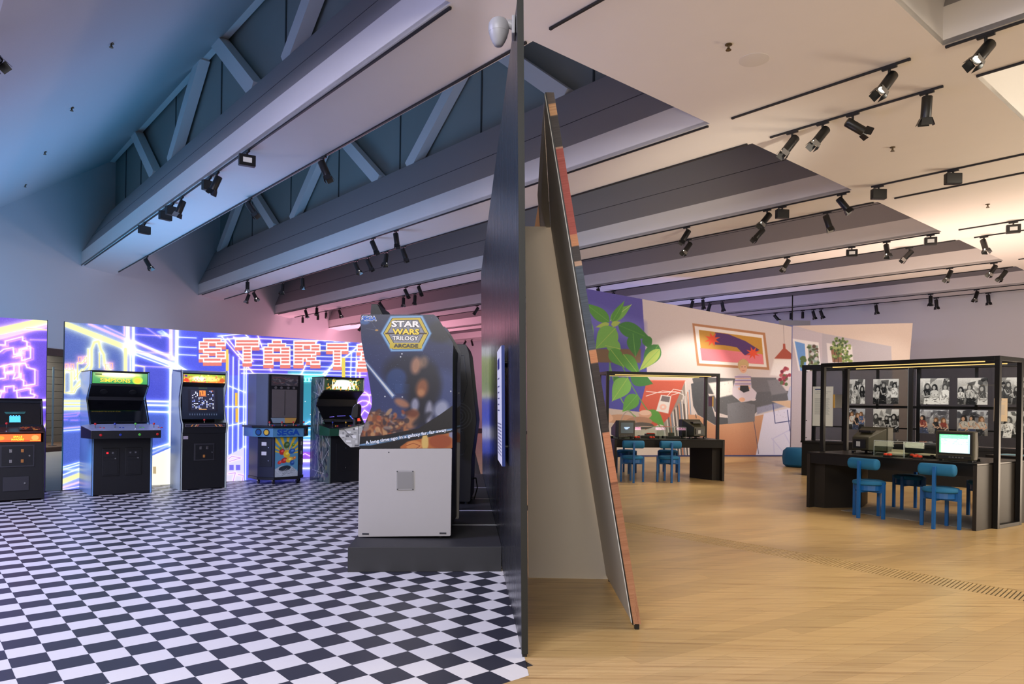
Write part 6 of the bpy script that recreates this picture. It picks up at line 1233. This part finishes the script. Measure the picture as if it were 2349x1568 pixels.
# lamps in the lit heads, and added ones where no lit head hangs
def beam(a, k, e, target, energy, col=WARM, ang=38, size=.04): light('beam', 'SPOT', P(a, A_(k)+tb_[e], 4.66), energy, col, target, size, None, ang, .55)
beam(3.09, 2, 0, (1.6, 5.6, 0), 130); beam(4.24, 2, 1, (3.2, 8.6, 0), 330); beam(2.22, 2, 0, (3.2, 5.0, 0), 260, (1.0,.88,.60), ang=46)
beam(5.42, 3, 0, (5.6, 8.6, .8), 160); beam(6.76, 3, 0, (2.6, 11.5, 0), 420, ang=46); beam(9.1, 3, 1, (1.6, 12.5, 0), 300, ang=46)
beam(6.3, 4, 0, (6.5, 12.5, 1), 160); beam(8.54, 4, 0, (3.4, 14.6, .5), 150); beam(6.19, 4, 1, (3.5, 17, 0), 240, ang=60)
beam(6.39, 5, 0, (7.5, 20.6, .6), 440, COOL, ang=44); beam(5.44, 5, 0, (9.6, 20.2, 1.6), 160, NEUT, ang=50); beam(9.6, 4, 1, (4.6, 20.1, .9), 520, NEUT, ang=64)  # last one added for the mural, no head there

beam(21.14, 2, 0, P(24.5, 6.2, 1.5), 120, COOL, ang=100); beam(16.9, 1, 0, P(16.5, 2.3, 0), 130, NEUT, ang=44)  # second one added to brighten the floor beyond the gap
beam(25.0, 3, 1, P(29, 13.5, 2.5), 260, (1.0, .45, .58), ang=80); beam(24.26, 4, 1, P(30, 17.5, 3), 380, (1.0, .42, .60), ang=80)
beam(6.19, 4, 1, (5.5, 14.6, 0), 120, WARM, ang=50)
beam(3.4, 3, 1, (8.0, 13.2, 1.5), 260, NEUT, ang=56); beam(3.77, 3, 0, (6.9, 14.2, 1.5), 200, NEUT, ang=46)  # both added to brighten the photographs in the case
# ------------------------------------------------------------------ small ceiling fittings
M_BRASS = mat('sprinkler', (110, 96, 70), .3, metal=.7)
spr = [('on the flat ceiling strip above the right spotlights, nearest', P(3.98, 6.19, 5.0)), ('on the flat ceiling strip, beyond the box floodlights' if 0 else 'second, on the flat ceiling strip beyond the four spotlights', P(4.02, 10.27, 5.0)), ('third, farthest on the flat ceiling strip', P(4.01, 14.29, 5.0))]
for n_, (a, b) in enumerate(((10.88, 2.12), (13.67, 2.1), (16.45, 2.09), (19.3, 2.09))): spr.append(('%s from the right on the sloping ceiling at upper left' % ORD[n_], P(a, b, 5.0+.8346*(b-A_(1)+3.04+0))))
for lb, v in spr:
    t = thing('sprinkler', 'small metal sprinkler head ' + lb, 'sprinkler', v, 0, 'sprinkler heads in the ceiling')
    MB().lathe([(.035, 0), (.035, -.008), (.012, -.012), (.012, -.04), (.004, -.045)], 12).build('stem', M_BRASS, t, smooth=True)
    MB().cyl((0, 0, -.055), (0, 0, -.059), .028, n=10).build('deflector', M_BRASS, t)
    for s in (-1, 1): MB().cyl((s*.012, 0, -.038), (s*.02, 0, -.056), .004, n=6).build('frame_arm', M_BRASS, t)
t = thing('ceiling_speaker', 'round white speaker cover set flush in the flat ceiling strip', 'speaker', P(3.98, 6.66, 5.0)); MB().lathe([(.02, -.003), (.135, -.004), (.15, -.002), (.15, 0)], 32).build('cover', mat('cover_white', (216, 212, 204), .7), t, smooth=True)
